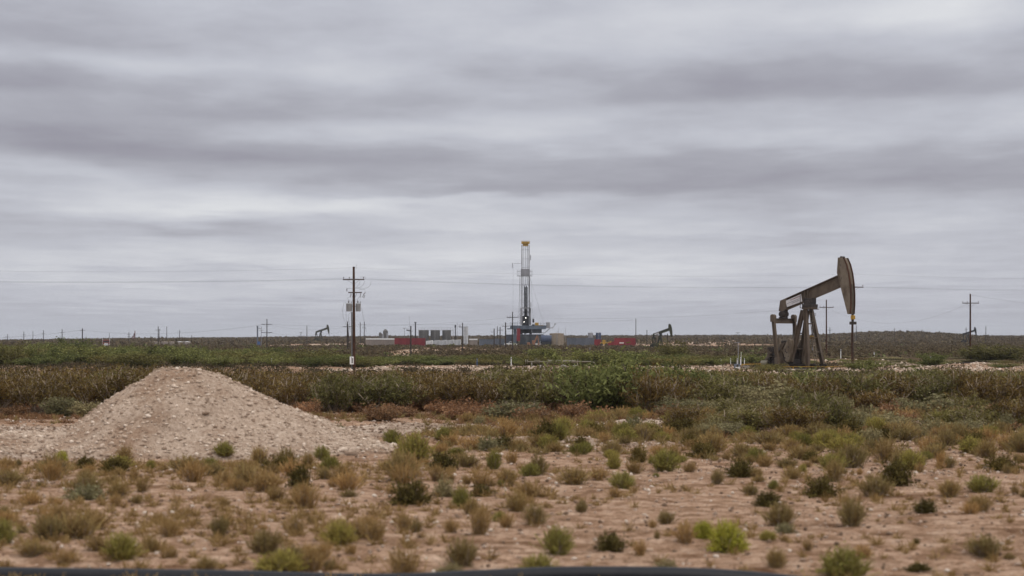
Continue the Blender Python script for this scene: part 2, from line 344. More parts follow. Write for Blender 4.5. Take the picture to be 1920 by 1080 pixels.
def ground_stones():
    n = 120000; y = 24 + 70 * g.random(n) ** 1.0; x = (y * .31 + 3) * g.uniform(-1, 1, n)
    c, s, r = zones(x, y); keep = g.random(n) < (.26 + .5 * np.clip(fbm(x / 2.5, y / 2.5, 3, 77), 0, 1) + 1.0 * np.clip(c - .2, 0, 1)) * (1 - .6 * r)
    x, y = x[keep], y[keep]; c = c[keep]
    S = .011 + .045 * g.random(len(x)) ** 5 + .02 * c * g.random(len(x)) ** 3; S *= 1 + (y - 30) / 90
    P = np.stack([x, y, H(x, y) + S * .3], -1); v, f = stones(P, S, 9)
    link('gravel', npmesh('gravel', v, f, [M['pebble']]), label='pale stones and gravel strewn over the sandy foreground', cat='gravel', kind='stuff')
    # rubble on the pads further out
    n = 26000; y = np.exp(g.uniform(math.log(165), math.log(320), n)); x = y * g.uniform(-.32, .32, n); p = pale(x, y)
    k = g.random(n) < p * .8; x, y = x[k], y[k]; S = .06 + .16 * g.random(len(x)) ** 3
    v, f = stones(np.stack([x, y, H(x, y) + S * .3], -1), S, 10)
    link('rubble', npmesh('rubble', v, f, [M['stone']]), label='pale rubble spread over the far well pads', cat='rubble', kind='stuff')
ground_stones()
MX, MY = X(347, 56.5), 56.5
def mound_h(x, y):
    dx = x - MX; dy = y - MY; dx = np.sign(dx) * np.maximum(np.abs(dx) - .32, 0)
    ang = fbm(x / 1.6, y / 1.6, 3, 71)
    ax = np.where(dx < 0, 3.45, 4.75)
    rho = np.sqrt((dx / ax) ** 2 + (dy / 3.9) ** 2 + .002) + .10 * ang
    q = 1.06 - rho; hh = 2.62 * np.log1p(np.exp(q * 15)) / 15 * sstep(q, -.22, .05)
    hh = 2.46 - np.log1p(np.exp((2.46 - hh) * 5.0)) / 5.0; hh = np.where(hh > .0, hh, 0)
    lob = .42 * np.exp(-((x - MX + 4.4) / 1.3) ** 2 - ((y - MY + 1.0) / 1.6) ** 2) + .35 * np.exp(-((x - MX + 5.9) / 1.6) ** 2 - ((y - MY - .5) / 1.8) ** 2) + .22 * np.exp(-((x - MX - 5.3) / 1.5) ** 2 - ((y - MY + 1.2) / 1.2) ** 2)
    return np.maximum(hh, 0) + lob * (1 - np.clip(hh, 0, 1)) + .05 * fbm(x / .35, y / .35, 3, 73) * sstep(hh + lob, .0, .3) + .19 * fbm(x / 1.2, y / 1.2, 3, 79) * sstep(hh, .1, .8)
def make_mound():
    root = empty('gravel_mound', (MX, MY, 0), label='big pale heap of dug up caliche and gravel on the sandy ground', cat='gravel mound')
    xs = np.linspace(-9, 8, 380); ys = np.linspace(-6, 6, 260); xx, yy = np.meshgrid(xs, ys)
    m_ = mound_h(xx + MX, yy + MY); edge = sstep(m_, .0, .12)
    zz = H(xx + MX, yy + MY) + m_ - .12 * (1 - edge)
    i = np.arange(xx.size).reshape(xx.shape); f = np.stack([i[:-1, :-1], i[:-1, 1:], i[1:, 1:], i[1:, :-1]], -1).reshape(-1, 4)
    link('heap', npmesh('heap', np.stack([xx, yy, zz], -1).reshape(-1, 3), f, [mound_material()], smooth=True), root)
    n = 60000; x = g.uniform(-8.5, 7.5, n); y = g.uniform(-5.5, 3.5, n); m_ = mound_h(x + MX, y + MY)
    k = (m_ > .06) & (g.random(n) < .42); x, y, m_ = x[k], y[k], m_[k]
    S = .011 + .062 * g.random(len(x)) ** 5.2 + .012 * (1 - np.clip(m_ / 2, 0, 1)) * g.random(len(x)) ** 2; S[g.random(len(x)) < .004] *= 1.6
    for a_, b_, c_ in ((X(213, 56) - MX, .2, .13), (X(655, 53) - MX, -3.0, .17), (X(640, 53.5) - MX, -2.4, .12), (X(382, 54) - MX, -2.2, .13), (X(330, 54) - MX, -1.6, .10), (X(700, 54) - MX, -2.0, .10)):
        x = np.append(x, a_); y = np.append(y, b_); S = np.append(S, c_); m_ = np.append(m_, float(mound_h(np.array(a_ + MX), np.array(b_ + MY))))
    v, f = stones(np.stack([x, y, H(x + MX, y + MY) + m_ + S * .15], -1), S, 12)
    link('loose_stones', npmesh('loose_stones', v, f, [M['stone']]), root, kind='stuff')
make_mound()

# ---------------------------------------------------------------- vegetation meshes
def quads(P, A, B):     # centre, half axes
    v = np.stack([P - A - B, P + A - B, P + A + B, P - A + B], 1).reshape(-1, 3)
    return v, np.arange(len(v)).reshape(-1, 4)
def rdir(g, n):
    d = g.normal(size=(n, 3)); return d / np.linalg.norm(d, axis=1)[:, None]
def blades(g, n, r, hh, w, base=.06, up=.0, curl=.15, dens=1.0):
    az = g.uniform(0, 6.283, n); pol = np.arccos(g.uniform(.08 + up, 1, n))
    L = g.uniform(.6, 1.05, n)
    d = np.stack([np.cos(az) * np.sin(pol) * r, np.sin(az) * np.sin(pol) * r, np.cos(pol) * hh], -1) * L[:, None]
    b = np.stack([g.normal(0, base, n), g.normal(0, base, n), np.zeros(n)], -1)
    mid = b + d * .5 + np.stack([d[:, 0] * 0, d[:, 0] * 0, curl * np.linalg.norm(d[:, :2], axis=1)], -1) * .5
    tip = b + d; side = np.cross(d, rdir(g, n)); side /= np.linalg.norm(side, axis=1)[:, None] + 1e-9
    s0 = side * w * .35; s1 = side * w * .6; s2 = side * w * .45
    v = np.stack([b - s0, b + s0, mid + s1, mid - s1, tip + s2, tip - s2], 1).reshape(-1, 3)
    i = (np.arange(n) * 6)[:, None]; f = np.concatenate([i + np.array([0, 1, 2, 3]), i + np.array([3, 2, 4, 5])], 1).reshape(-1, 4)
    return v, f, tip, mid
def join(parts):
    vs, fs, ms, n = [], [], [], 0
    for v, f, m in parts: vs.append(v); fs.append(f + n); ms.append(np.full(len(f), m)); n += len(v)
    return np.concatenate(vs), np.concatenate(fs), np.concatenate(ms)
def tuft_mesh(name, seed, r, hh, leaf, n=260, w=.014, nl=500, ls=.013, stems=60, up=0., low=.5, lobes=0):
    g = np.random.default_rng(seed); v, f, tip, mid = blades(g, n, r, hh, w, up=up)
    if lobes:   # uneven outline
        a = np.arctan2(v[:, 1], v[:, 0]); k = 1 + .28 * np.sin(a * lobes + seed) + .12 * np.sin(a * (lobes + 3) + 2 * seed); v = v * np.stack([k, k, .8 + .2 * k], -1)
    parts = [(v, f, 0)]
    t = g.integers(0, n, nl); q = g.random(nl)[:, None] ** .6 * (1 - low) + low
    P = tip[t] * q + g.normal(0, .03 * r / .3, (nl, 3)); P[:, 2] = np.maximum(P[:, 2], .01)
    if lobes:
        a = np.arctan2(P[:, 1], P[:, 0]); k = 1 + .28 * np.sin(a * lobes + seed) + .12 * np.sin(a * (lobes + 3) + 2 * seed); P = P * np.stack([k, k, .8 + .2 * k], -1)
    d = rdir(g, nl); e = np.cross(d, rdir(g, nl)); s = ls * g.uniform(.6, 1.5, nl)[:, None]
    qv, qf = quads(P, d * s * 1.3, e * s * .7); parts.append((qv, qf, 0))
    if stems:
        sv, sf, _, _ = blades(g, stems, r * .8, hh * .75, w * .8, up=up); parts.append((sv, sf, 1))
    v, f, m = join(parts)
    return npmesh(name, v, f, [M[leaf], M['stem']], m)
def stems_arr(g, n, r, hh, rad, vase=.5, seg=4, base=.12):
    """curved, tapered three-sided stems that lean out from the base; returns mesh arrays and sample points along them"""
    vs, fs, pts = [], [], []; k = 0
    for i in range(n):
        az = g.uniform(0, 6.283); rr = r * g.uniform(.15, 1) ** .8; top = hh * g.uniform(.62, 1.) * (1 - .3 * (rr / r) ** 2)
        p0 = np.array([g.normal(0, base), g.normal(0, base), -.05]); p1 = np.array([math.cos(az) * rr, math.sin(az) * rr, top]); ctrl = p0 * (1 - vase) + p1 * vase; ctrl[2] = top * (vase * .55)
        wob = g.normal(0, .05 * hh, 3); R0 = rad * g.uniform(.6, 1.3)
        path = []
        for j in range(seg + 1):
            t = j / seg; p = p0 * (1 - t) ** 2 + ctrl * 2 * t * (1 - t) + p1 * t * t + wob * math.sin(t * 3.1) * t; path.append(p)
        path = np.array(path); pts.append(path)
        for j, p in enumerate(path):
            q = R0 * (1 - .75 * j / seg)
            for a in (0, 2.09, 4.19): vs.append((p[0] + q * math.cos(a), p[1] + q * math.sin(a), p[2]))
        for j in range(seg):
            for a in range(3):
                fs.append((k + j * 3 + a, k + j * 3 + (a + 1) % 3, k + (j + 1) * 3 + (a + 1) % 3, k + (j + 1) * 3 + a))
        k += 3 * (seg + 1)
    return np.array(vs), np.array(fs), np.array(pts)
def bush(seed, r, hh, nst, nleaf, ls, leaf, stem, vase=.5, lo=.45, spread=.14, rad=.018, sub=3, flat=.7, thin=.6):
    g = np.random.default_rng(seed); sv, sf, pts = stems_arr(g, nst, r, hh, rad, vase)
    # twigs
    tv, tf, tw = [], [], []; k = 0
    for path in pts:
        for _ in range(sub):
            t = g.uniform(lo * .8, .95) * (len(path) - 1); j = int(t); p = path[j] + (path[min(j + 1, len(path) - 1)] - path[j]) * (t - j)
            d = rdir(g, 1)[0]; d[2] = abs(d[2]) + .25; q = p + d * hh * g.uniform(.1, .26); s = np.cross(d, (0, 0, 1.)); s = s / (np.linalg.norm(s) + 1e-6) * rad * .55
            tv += [p - s, p + s, q + s * .5, q - s * .5]; tf.append((k, k + 1, k + 2, k + 3)); k += 4; tw.append((p, q))
    stems = join([(sv, sf, 0), (np.array(tv), np.array(tf), 0)])
    tw = np.array(tw); i = g.integers(0, len(tw), nleaf); t = g.random(nleaf)[:, None] ** .7
    P = tw[i, 0] * (1 - t) + tw[i, 1] * t + g.normal(0, spread * .45 * r, (nleaf, 3)) * (1, 1, .7)
    P[:, 2] = np.maximum(P[:, 2], hh * .05)
    d = rdir(g, nleaf); d[:, 2] *= flat; e = np.cross(d, rdir(g, nleaf)); s = ls * g.uniform(.5, 1.4, nleaf)[:, None]
    e /= np.linalg.norm(e, axis=1)[:, None] + 1e-9
    qv, qf = quads(P, d * s, e * s * thin)
    return npmesh('stems', stems[0], stems[1], [M[stem]]), npmesh('foliage', qv, qf, [M[leaf]])

V = {}
M['Lyellow'] = leafmat('yellow_broomweed', [(0, (.20, .17, .045)), (.35, (.32, .30, .05)), (.8, (.42, .40, .06)), (1, (.52, .50, .10))], .3, .08)
V['Y'] = [tuft_mesh('broomweed', 60 + i, .30, .46, 'Lyellow', n=620, w=.010, nl=2600, ls=.010, stems=90, up=.05, low=.5) for i in range(2)]
V['S'] = [tuft_mesh('broomweed', 10 + i, .30, .44 + .05 * i, 'Lsnake', n=620, w=.010, nl=2400, ls=.009, stems=120, up=.22, low=.5, lobes=(0, 3, 5, 4)[i]) for i in range(4)]
V['O'] = [tuft_mesh('olive_tuft', 20 + i, .30, .42 + .08 * i, 'Lolive', n=360, w=.009, nl=900, ls=.009, stems=120, up=.38, low=.45, lobes=(3, 4, 2, 5)[i]) for i in range(4)]
V['B'] = [tuft_mesh('dry_tuft', 30 + i, .28, .38 + .08 * i, 'Lbrown', n=190, w=.008, nl=520, ls=.009, stems=50, up=.40, low=.4, lobes=(4, 2, 3, 5)[i]) for i in range(4)]
V['D'] = [tuft_mesh('dark_shrub', 40 + i, .40, .36 + .05 * i, 'Ldark', n=160, w=.014, nl=2200, ls=.014, stems=40, up=.05, low=.3, lobes=(5, 4, 6)[i]) for i in range(3)]
V['G'] = [tuft_mesh('sage_tuft', 50 + i, .42, .32 + .05 * i, 'Lsage', n=150, nl=800, ls=.017, stems=60, up=.02, low=.35, lobes=(5, 3, 4)[i]) for i in range(3)]
INFO = {'Y': ('broomweed', 'shrub'), 'S': ('broomweed', 'shrub'), 'O': ('olive_tuft', 'shrub'), 'B': ('dry_tuft', 'dry grass'), 'D': ('dark_shrub', 'shrub'), 'G': ('sage_tuft', 'shrub')}
LOOK = {'S': 'yellow green broomweed bush', 'O': 'olive tan wispy weed clump', 'B': 'dry brown grass tuft', 'D': 'dark green twiggy low shrub', 'G': 'grey green leafy sage clump'}
ext = {}
def mext(me):
    if me.name not in ext:
        a = np.empty(len(me.vertices) * 3, np.float32); me.vertices.foreach_get('co', a); a = a.reshape(-1, 3)
        ext[me.name] = (np.percentile(np.abs(a[:, 0]), 97), np.percentile(a[:, 2], 98.5))
    return ext[me.name]
# hand-placed tufts: px, base row, width px, height px, kind, what singles it out (None = one of many)
T = [(1366, 1036, 68, 56, 'Y', 'round bright yellow green broomweed ball, brightest plant in the right foreground'),
 (1318, 1009, 40, 32, 'Y', 'small green broomweed bush close behind the bright yellow ball'),
 (1286, 1020, 38, 44, 'B', 'rusty brown tuft left of the small green broomweed and bright yellow ball'),
 (1582, 1086, 90, 58, 'S', 'wide straw-centred broomweed bush at the bottom edge near the right end of the black hose'),
 (1846, 1044, 66, 40, 'O', 'two-lobed green and tan clump alone on bare dirt at the lower right'),
 (1722, 1070, 40, 14, 'D', 'tiny flat green plant on bare dirt at the bottom right'),
 (1596, 988, 58, 54, 'O', 'tall olive broom clump standing alone on bare dirt right of centre foreground'),
 (1735, 963, 44, 28, 'D', 'small dark rounded shrub alone on the bare dirt at right'),
 (1540, 933, 64, 40, 'D', 'dark shrub with a paler side stalk, between two olive clumps at right'),
 (1678, 909, 54, 46, 'D', 'dark upright shrub behind the pair of wispy olive clumps at right'),
 (1640, 932, 55, 42, 'O', 'wispy olive clump in front of the dark upright shrub at right'),
 (1780, 932, 42, 34, 'O', 'low olive clump to the right of the small dark rounded shrub'),
 (1840, 922, 56, 30, 'S', 'low wide yellow green bush near the right edge'),
 (1878, 884, 62, 30, 'D', 'dark spreading shrub close to the right edge'),
 (1565, 905, 36, 44, 'O', None), (1462, 988, 60, 46, 'O', 'olive clump with bare brown stalks on the open dirt right of centre'),
 (1440, 950, 50, 30, 'D', 'small dark straggly plant just behind the olive clump with bare stalks'),
 (1470, 1000, 40, 20, 'G', 'small grey green sprig at the foot of the olive clump with bare stalks'),
 (1390, 894, 50, 30, 'D', 'dark low shrub on pale dirt behind the open right foreground'), (1484, 900, 32, 26, 'O', None),
 (1408, 928, 30, 20, 'O', None), (1345, 908, 26, 28, 'O', None), (1145, 1034, 60, 36, 'D', 'dark spiky shrub alone in the centre foreground'),
 (1045, 1040, 52, 52, 'S', 'green broomweed on bare stalks left of the dark spiky shrub'), (1002, 985, 48, 40, 'O', None), (968, 960, 42, 40, 'O', None),
 (898, 1004, 44, 52, 'B', 'tall brown tuft in the centre foreground beside a shorter one'), (950, 990, 36, 30, 'B', None), (845, 998, 32, 28, 'B', None),
 (868, 1062, 52, 52, 'O', 'loose twiggy clump just behind the black hose at bottom centre'), (1008, 1082, 66, 40, 'S', 'broomweed bush overlapping the black hose at bottom centre'),
 (866, 951, 38, 36, 'S', 'small round yellow green broomweed on smooth dirt near the centre'),
 (772, 946, 76, 44, 'D', 'large dark green spiky shrub left of centre'), (902, 930, 40, 22, 'D', 'low dark mound-shaped shrub at centre, right of the sage clump'),
 (836, 932, 46, 36, 'G', 'grey green clump between two dark shrubs near the centre'), (1168, 917, 44, 32, 'S', 'round green broomweed on pale gravel right of centre'),
 (1078, 908, 64, 32, 'O', None), (994, 894, 36, 25, 'S', None), (926, 880, 28, 34, 'S', None), (952, 905, 42, 26, 'O', None), (1090, 962, 25, 24, 'O', None),
 (636, 1022, 66, 46, 'S', 'dense dark yellow green bush in the left foreground'), (702, 1015, 48, 44, 'B', None), (530, 1074, 84, 40, 'S', 'wide green bush at the bottom edge, left of centre, touching the hose'),
 (498, 1038, 60, 46, 'O', None), (228, 1051, 66, 50, 'S', 'round dark olive bush in the lower left foreground'), (386, 1071, 46, 28, 'O', 'small pale olive tuft just above the hose at lower left'),
 (320, 1046, 32, 22, 'B', None), (282, 1036, 34, 34, 'O', None), (60, 1042, 52, 30, 'O', None), (92, 1012, 70, 46, 'O', None), (4, 1020, 44, 44, 'S', 'green bush cut by the left edge of the picture'),
 (115, 866, 26, 20, 'Y', 'little bright yellow green bush on pale ground left of the mound'), (100, 880, 46, 18, 'D', None), (420, 849, 38, 25, 'S', 'small green bush growing at the front foot of the gravel mound'),
 (486, 868, 34, 34, 'O', None), (605, 862, 27, 25, 'S', 'small upright green bush before the right foot of the mound'), (218, 885, 54, 27, 'D', 'dark spreading shrub in front of the left side of the mound'),
 (160, 938, 100, 30, 'G', 'wide blue green sage patch at left'), (560, 915, 40, 42, 'D', 'dark upright shrub in the brown weeds left of centre'), (776, 868, 60, 54, 'S', 'largest green broomweed bush, right of the mound'),
 (735, 840, 34, 28, 'S', None), (350, 885, 66, 30, 'O', None), (520, 882, 60, 26, 'D', None), (1250, 1074, 44, 26, 'G', None), (845, 1078, 50, 22, 'G', None), (505, 1072, 56, 22, 'G', None),
 (1820, 965, 40, 26, 'B', None), (1232, 1012, 12, 18, 'O', None), (1718, 1020, 14, 12, 'D', None), (830, 880, 50, 30, 'D', None), (1278, 812, 60, 28, 'D', 'dark green shrub at the front edge of the tall brush, right of centre'),
 (1150, 880, 26, 30, 'S', None), (1580, 800, 64, 56, 'G', 'grey green bush standing before the brush under the pumping unit'), (1475, 878, 40, 20, 'O', None), (630, 812, 40, 18, 'G', None)]
cnt = {k: 0 for k in 'SOBDGY'}; hand = []
zonelabel = lambda x, y: ('on the bare sand near the hose' if y < 34 else 'in the middle foreground' if y < 46 else
                          ('in front of the gravel mound' if x < -4 else 'on pale rubble before the tall brush'))
def put(px_x, y, w, hh, kind, label=None, lift=0):
    me = V[kind][cnt[kind] % len(V[kind])]; cnt[kind] += 1; ex, ez = mext(me)
    nm, cat = INFO[kind]; z = h(px_x, y) + lift
    if label is None:
        zl = zonelabel(px_x, y); label = LOOK[kind] + ' ' + zl; gr = LOOK[kind] + 's ' + zl
    else: gr = None
    o = link(nm, me, label=label, cat=cat, group=gr); o.location = (px_x, y, z - .02)
    s = w / 2 / ex; o.scale = (s, s * rnd.uniform(.85, 1.1), hh / ez); o.rotation_euler = (rnd.uniform(-.06, .06), rnd.uniform(-.06, .06), rnd.uniform(0, 6.28))
    return o
for px, row, w, hp, kind, lab in T:
    y = Yof(px, row)
    if 250 < px < 560 and row < 880: y = min(y, 52.4 - (row - 849) * .12)
    x = X(px, y)
    lift = max(0., float(mound_h(np.array(x), np.array(y)))) if abs(x - MX) < 8 and abs(y - MY) < 5 else 0
    put(x, y, w / F * y * .95, hp / F * y * 1.0, kind, lab, lift); hand.append((x, y, w / F * y / 2))
def free(x, y, r):
    return all((x - a) ** 2 + ((y - b) * .6) ** 2 > (r * .6 + c * .8) ** 2 for a, b, c in hand)
def scatter(n, ylo, yhi, kinds, dens, wr, hr, xl=-.30, xr=.30, seed=1):
    rr = random.Random(seed); k = 0; t = 0
    while k < n and t < n * 60:
        t += 1; y = rr.uniform(ylo ** 2, yhi ** 2) ** .5; x = rr.uniform(xl, xr) * y
        if rr.random() > dens(x, y): continue
        m_ = float(mound_h(np.array(x), np.array(y))) if abs(x - MX) < 8 and abs(y - MY) < 5 else 0
        if m_ > .12: continue
        w = rr.uniform(*wr); kd = rr.choice(kinds)
        if not free(x, y, w / 2): continue
        put(x, y, w, w * rr.uniform(*hr), kd); hand.append((x, y, w * .3)); k += 1
nz = lambda x, y, s, sc=5: float(fbm(np.array(x / sc), np.array(y / sc), 3, s))
leftb = lambda x, y: .25 + (1.0 if x < 0 else 0) * .6 + nz(x, y, 81)
nofr = lambda x, y: 0 if (x < MX + 7.2 and y > 50.0 + .25 * max(0, abs(x - MX) - 4)) else 1
scatter(115, 28, 52, 'BBBBBOO', lambda x, y: ((.9 if x < -1.5 else .06) + .5 * nz(x, y, 81)) * nofr(x, y), (.16, .68), (.5, 1.1), seed=2)
scatter(70, 28, 54, 'BOBSO', lambda x, y: (.3 + .9 * nz(x, y, 83, 3) + (.3 if y > 44 else 0)) * nofr(x, y), (.14, .34), (.65, 1.1), seed=3)
scatter(110, 47, 66, 'SOOBSODB', lambda x, y: (.4 + nz(x, y, 85, 4) + .5 * (y > 52)) * nofr(x, y), (.32, .72), (.55, .9), seed=4)
scatter(120, 55, 77, 'SOOBOBBBG', lambda x, y: (.6 + nz(x, y, 87, 4)) * nofr(x, y), (.4, .95), (.45, .75), seed=5)
scatter(50, 58, 76, 'GGODSG', lambda x, y: (.9 if x > 6 else .05), (.6, 1.2), (.45, .7), seed=6, xl=.05)

# small sprigs nobody could count
def sprigs(name, n, y0, y1, mat, lab, r, hh, k, seed, dens, w=.012, xs=.31):
    g = np.random.default_rng(seed); y = np.sqrt(g.uniform(y0 ** 2, y1 ** 2, n)); x = y * g.uniform(-xs, xs, n)
    keep = g.random(n) < dens(x, y); x, y = x[keep], y[keep]; n = len(x)
    mm = np.where((np.abs(x - MX) < 8) & (np.abs(y - MY) < 5), mound_h(x, y), 0); kk = (mm < .1) & ~((x < MX + 6.5) & (y > 50.5) & (y < 74)); x, y, mm = x[kk], y[kk], mm[kk]; n = len(x)
    s = g.uniform(.5, 1.4, n); az = g.uniform(0, 6.283, (n, k)); pol = np.arccos(g.uniform(.15, 1, (n, k)))
    L = g.uniform(.6, 1.1, (n, k)) * s[:, None]
    d = np.stack([np.cos(az) * np.sin(pol) * r, np.sin(az) * np.sin(pol) * r, np.cos(pol) * hh], -1) * L[..., None]
    b = np.stack([x, y, H(x, y) + mm - .01], -1)[:, None] + g.normal(0, .15 * r, (n, k, 3)) * (1, 1, 0); tip = b + d
    sd = np.cross(d, rdir(g, n * k).reshape(n, k, 3)); sd /= np.linalg.norm(sd, axis=-1)[..., None] + 1e-9; sd *= w * .5
    v = np.stack([b - sd, b + sd, tip + sd * .9, tip - sd * .9], 2).reshape(-1, 3)
    return link(name, npmesh(name, v, np.arange(len(v)).reshape(-1, 4), [M[mat]]), label=lab, cat='ground cover', kind='stuff')
sprigs('dry_grass', 11000, 25, 66, 'Lbrown', 'thin dry brown grass sprigs over the sandy foreground', .15, .18, 30, 3, lambda x, y: np.clip((.85 - .7 * sstep(x, -5, 2)) * .6 + .9 * fbm(x / 4, y / 4, 3, 91), .03, 1))
sprigs('dead_litter', 9000, 62, 100, 'Lrust', 'rusty dead weeds covering the ground under the tall brush', .24, .22, 26, 4, lambda x, y: np.clip(.55 + 1.2 * fbm(x / 5, y / 4, 3, 93), .02, 1) * sstep(y, 60, 76), w=.022)
sprigs('weeds', 6000, 52, 80, 'Lolive', 'olive weeds scattered between the shrubs before the tall brush', .20, .24, 26, 5, lambda x, y: np.clip(.35 + 1.3 * fbm(x / 4, y / 3, 3, 95), .02, 1), w=.018)

# ---------------------------------------------------------------- the tall brush belt and beyond
BS = {
 'creo': [bush(100 + i, 1.2, 1.75, 40, 3600, .044, 'Lcreo', 'stem', .62, .60, .15, .024, sub=8, flat=1.3, thin=.3) for i in range(6)],
 'creog': [bush(110 + i, 1.15, 1.7, 34, 3900, .042, 'Lcreo2', 'stem', .58, .48, .17, .022, sub=8, flat=1.3, thin=.32) for i in range(4)],
 'mesq': [bush(120 + i, 1.35, 1.75, 24, 5600, .05, 'Lmesq', 'stemdk', .45, .12, .24, .02, sub=8, flat=1.3, thin=.3) for i in range(4)],
 'sage': [bush(130 + i, .95, 1.0, 28, 3400, .034, 'Lsage', 'stem', .45, .15, .26, .014, sub=6) for i in range(3)],
 'rust': [bush(140 + i, .75, .6, 30, 2000, .028, 'Lrust', 'stem', .4, .15, .24, .01, sub=6) for i in range(3)],
}
NM = {'creo': ('creosote_bush', 'tall olive brown creosote bush with bare grey stems'), 'creog': ('creosote_bush', 'greener leafy creosote bush'),
      'mesq': ('mesquite', 'bright green dense mesquite bush'), 'sage': ('sagebrush', 'grey green mounded sagebrush'), 'rust': ('dead_weed', 'rusty brown dead weed clump')}
bc = {k: 0 for k in BS}
def plant(kind, x, y, w, hh, label=None, zone='in the tall brush belt', dz=0):
    st, fo = BS[kind][bc[kind] % len(BS[kind])]; bc[kind] += 1; nm, lk = NM[kind]
    L = label or lk + ' ' + zone
    root = empty(nm, (x, y, h(x, y) - .03 + dz), rnd.uniform(0, 6.28), label=L, cat='bush' if kind != 'rust' else 'weed', group=None if label else lk + 'es ' + zone)
    if label: pass
    ex, ez = mext(fo); s = w / 2 / ex; root.scale = (s, s, hh / ez)
    link('stems', st, root); link('foliage', fo, root); return root
rb = random.Random(21)
def belt(n, y0, y1, pick, xl, xr, spacing, zone, wr=(2.0, 3.1), hr=(1.35, 1.85), cap=None):
    pts = []; t = 0
    while len(pts) < n and t < 40000:
        t += 1; y = rb.uniform(y0, y1); x = rb.uniform(xl, xr) * y
        if any((x - a) ** 2 + (y - b) ** 2 < spacing ** 2 for a, b in pts): continue
        kd = pick(x, y)
        if kd is None: continue
        pts.append((x, y)); w = rb.uniform(*wr); hh = rb.uniform(*hr); hh = hh if cap is None else min(hh, (EYE - (cap(x / y * F + CX) + rb.gauss(0, 4.5) - HZ) / F * y - h(x, y)) * rb.uniform(.85, 1.05)); hh = max(hh, .4); sc = {'creo': 1, 'creog': 1, 'mesq': 1.0, 'sage': .62, 'rust': .42}[kd]
        plant(kd, x, y, w * (sc ** .5), hh * (sc if cap is None or sc < .5 else sc ** .4), zone=zone)
def pick1(x, y):
    a = x / y; n = nz(x, y, 101, 9)
    if a < -.02: return 'creo' if n < .36 else 'creog'
    if a < .10: return 'creo' if n < .12 else ('mesq' if a > .03 and n > .2 else 'creog')
    return rb.choice(('creo', 'creo', 'creo', 'creog', 'creog', 'mesq', 'sage', 'sage'))
capA = lambda p: np.interp(p, [-200, 200, 560, 800, 1050, 1120, 1260, 1320, 1440, 1640, 1720, 2100], [697, 694, 698, 702, 697, 690, 694, 703, 704, 703, 698, 696])
belt(250, 84, 112, pick1, -.30, .30, 1.65, 'in the tall brush belt', cap=capA, hr=(1.4, 2.0))
belt(64, 75, 88, lambda x, y: rb.choice(('rust', 'rust', 'rust', 'sage')) if not (x < MX + 4 and y < 78) else None, -.30, .30, 2.2, 'at the foot of the brush belt', (1.6, 2.6), (1.0, 1.6))
belt(46, 64, 84, lambda x, y: rb.choice(('sage', 'sage', 'creo', 'creog', 'rust', 'rust')), .09, .30, 2.0, 'in the low scrub at right', (1.3, 2.3), (.7, 1.25))
plant('mesq', X(1140, 82), 82, 4.2, 2.15, 'largest dense green mesquite, standing in front of the brown brush right of centre')
plant('creo', X(1222, 80), 80, 2.5, 2.0, 'vase-shaped bush with bare grey trunk stems showing, right of the large green mesquite')
plant('mesq', X(1275, 90), 90, 3.0, 2.0, 'green mesquite right of the bush with bare grey stems')
plant('sage', X(965, 78), 78, 1.9, .75, 'low grey green bush spreading before the brown brush at centre')
plant('mesq', X(1095, 86), 86, 3.2, 2.05, 'green mesquite at the left shoulder of the largest one')
plant('mesq', X(1190, 85), 85, 3.2, 2.1, 'green mesquite half hidden behind the largest one')
# green thicket 205 - 420 m
def pick2(x, y):
    a = x / y * F + CX
    if float(pale(np.array(x), np.array(y))) > .35: return None
    if a < 640: return 'mesq' if rb.random() < .8 else 'creog'
    if a < 1130: return ('mesq' if rb.random() < .75 else 'creog') if y < 290 or rb.random() < .25 else None
    if a < 1480: return ('mesq' if rb.random() < .8 else 'creog') if y < 330 else None
    return rb.choice(('mesq', 'sage', 'creog', 'sage')) if rb.random() < .55 else None
capL = lambda p: np.interp(p, [0, 130, 400, 640, 700, 1100, 1250, 1480, 1700, 1900], [655, 653, 661, 666, 671, 674, 668, 674, 680, 676])
BS['mesq_'], BS['creog_'], BS['sage_'] = BS['mesq'], BS['creog'], BS['sage']
BS['mesq'] = [bush(150 + i, 1.35, 1.2, 22, 5200, .030, 'Lmesq', 'stemdk', .45, .12, .15, .012, sub=9) for i in range(5)]
BS['creog'] = [bush(160 + i, 1.35, 1.2, 22, 4600, .030, 'Lcreo2', 'stemdk', .45, .15, .24, .012, sub=9) for i in range(3)]
belt(95, 212, 310, pick2, -.31, -.09, 4.8, 'in the far green thicket', (3.0, 7.2), (1.0, 2.8), cap=lambda p: capL(p) - 2 + 15 * (rb.random() - .42))
belt(60, 300, 430, pick2, -.31, -.09, 6.5, 'in the far green thicket', (5, 8), (1.2, 2.8), cap=lambda p: capL(p) - 3 + 11 * (rb.random() - .45))
belt(80, 214, 300, pick2, -.09, .13, 3.8, 'in the green strip before the drilling site', (3.5, 6), (.8, 1.5), cap=capL)
belt(60, 190, 330, lambda x, y: rb.choice(('mesq', 'sage', 'creog', 'sage', 'creo')) if not (28 < x < 40 and y < 212) else None, .13, .31, 4.5, 'on the rough ground at far right', (1.8, 4.6), (.5, 1.4), cap=lambda p: capL(p) + 4)
belt(26, 120, 175, lambda x, y: 'creo' if x < 0 else 'sage', -.30, .30, 7, 'behind the brush belt', (2.5, 3.5), (.7, 1.1), cap=lambda p: 707)
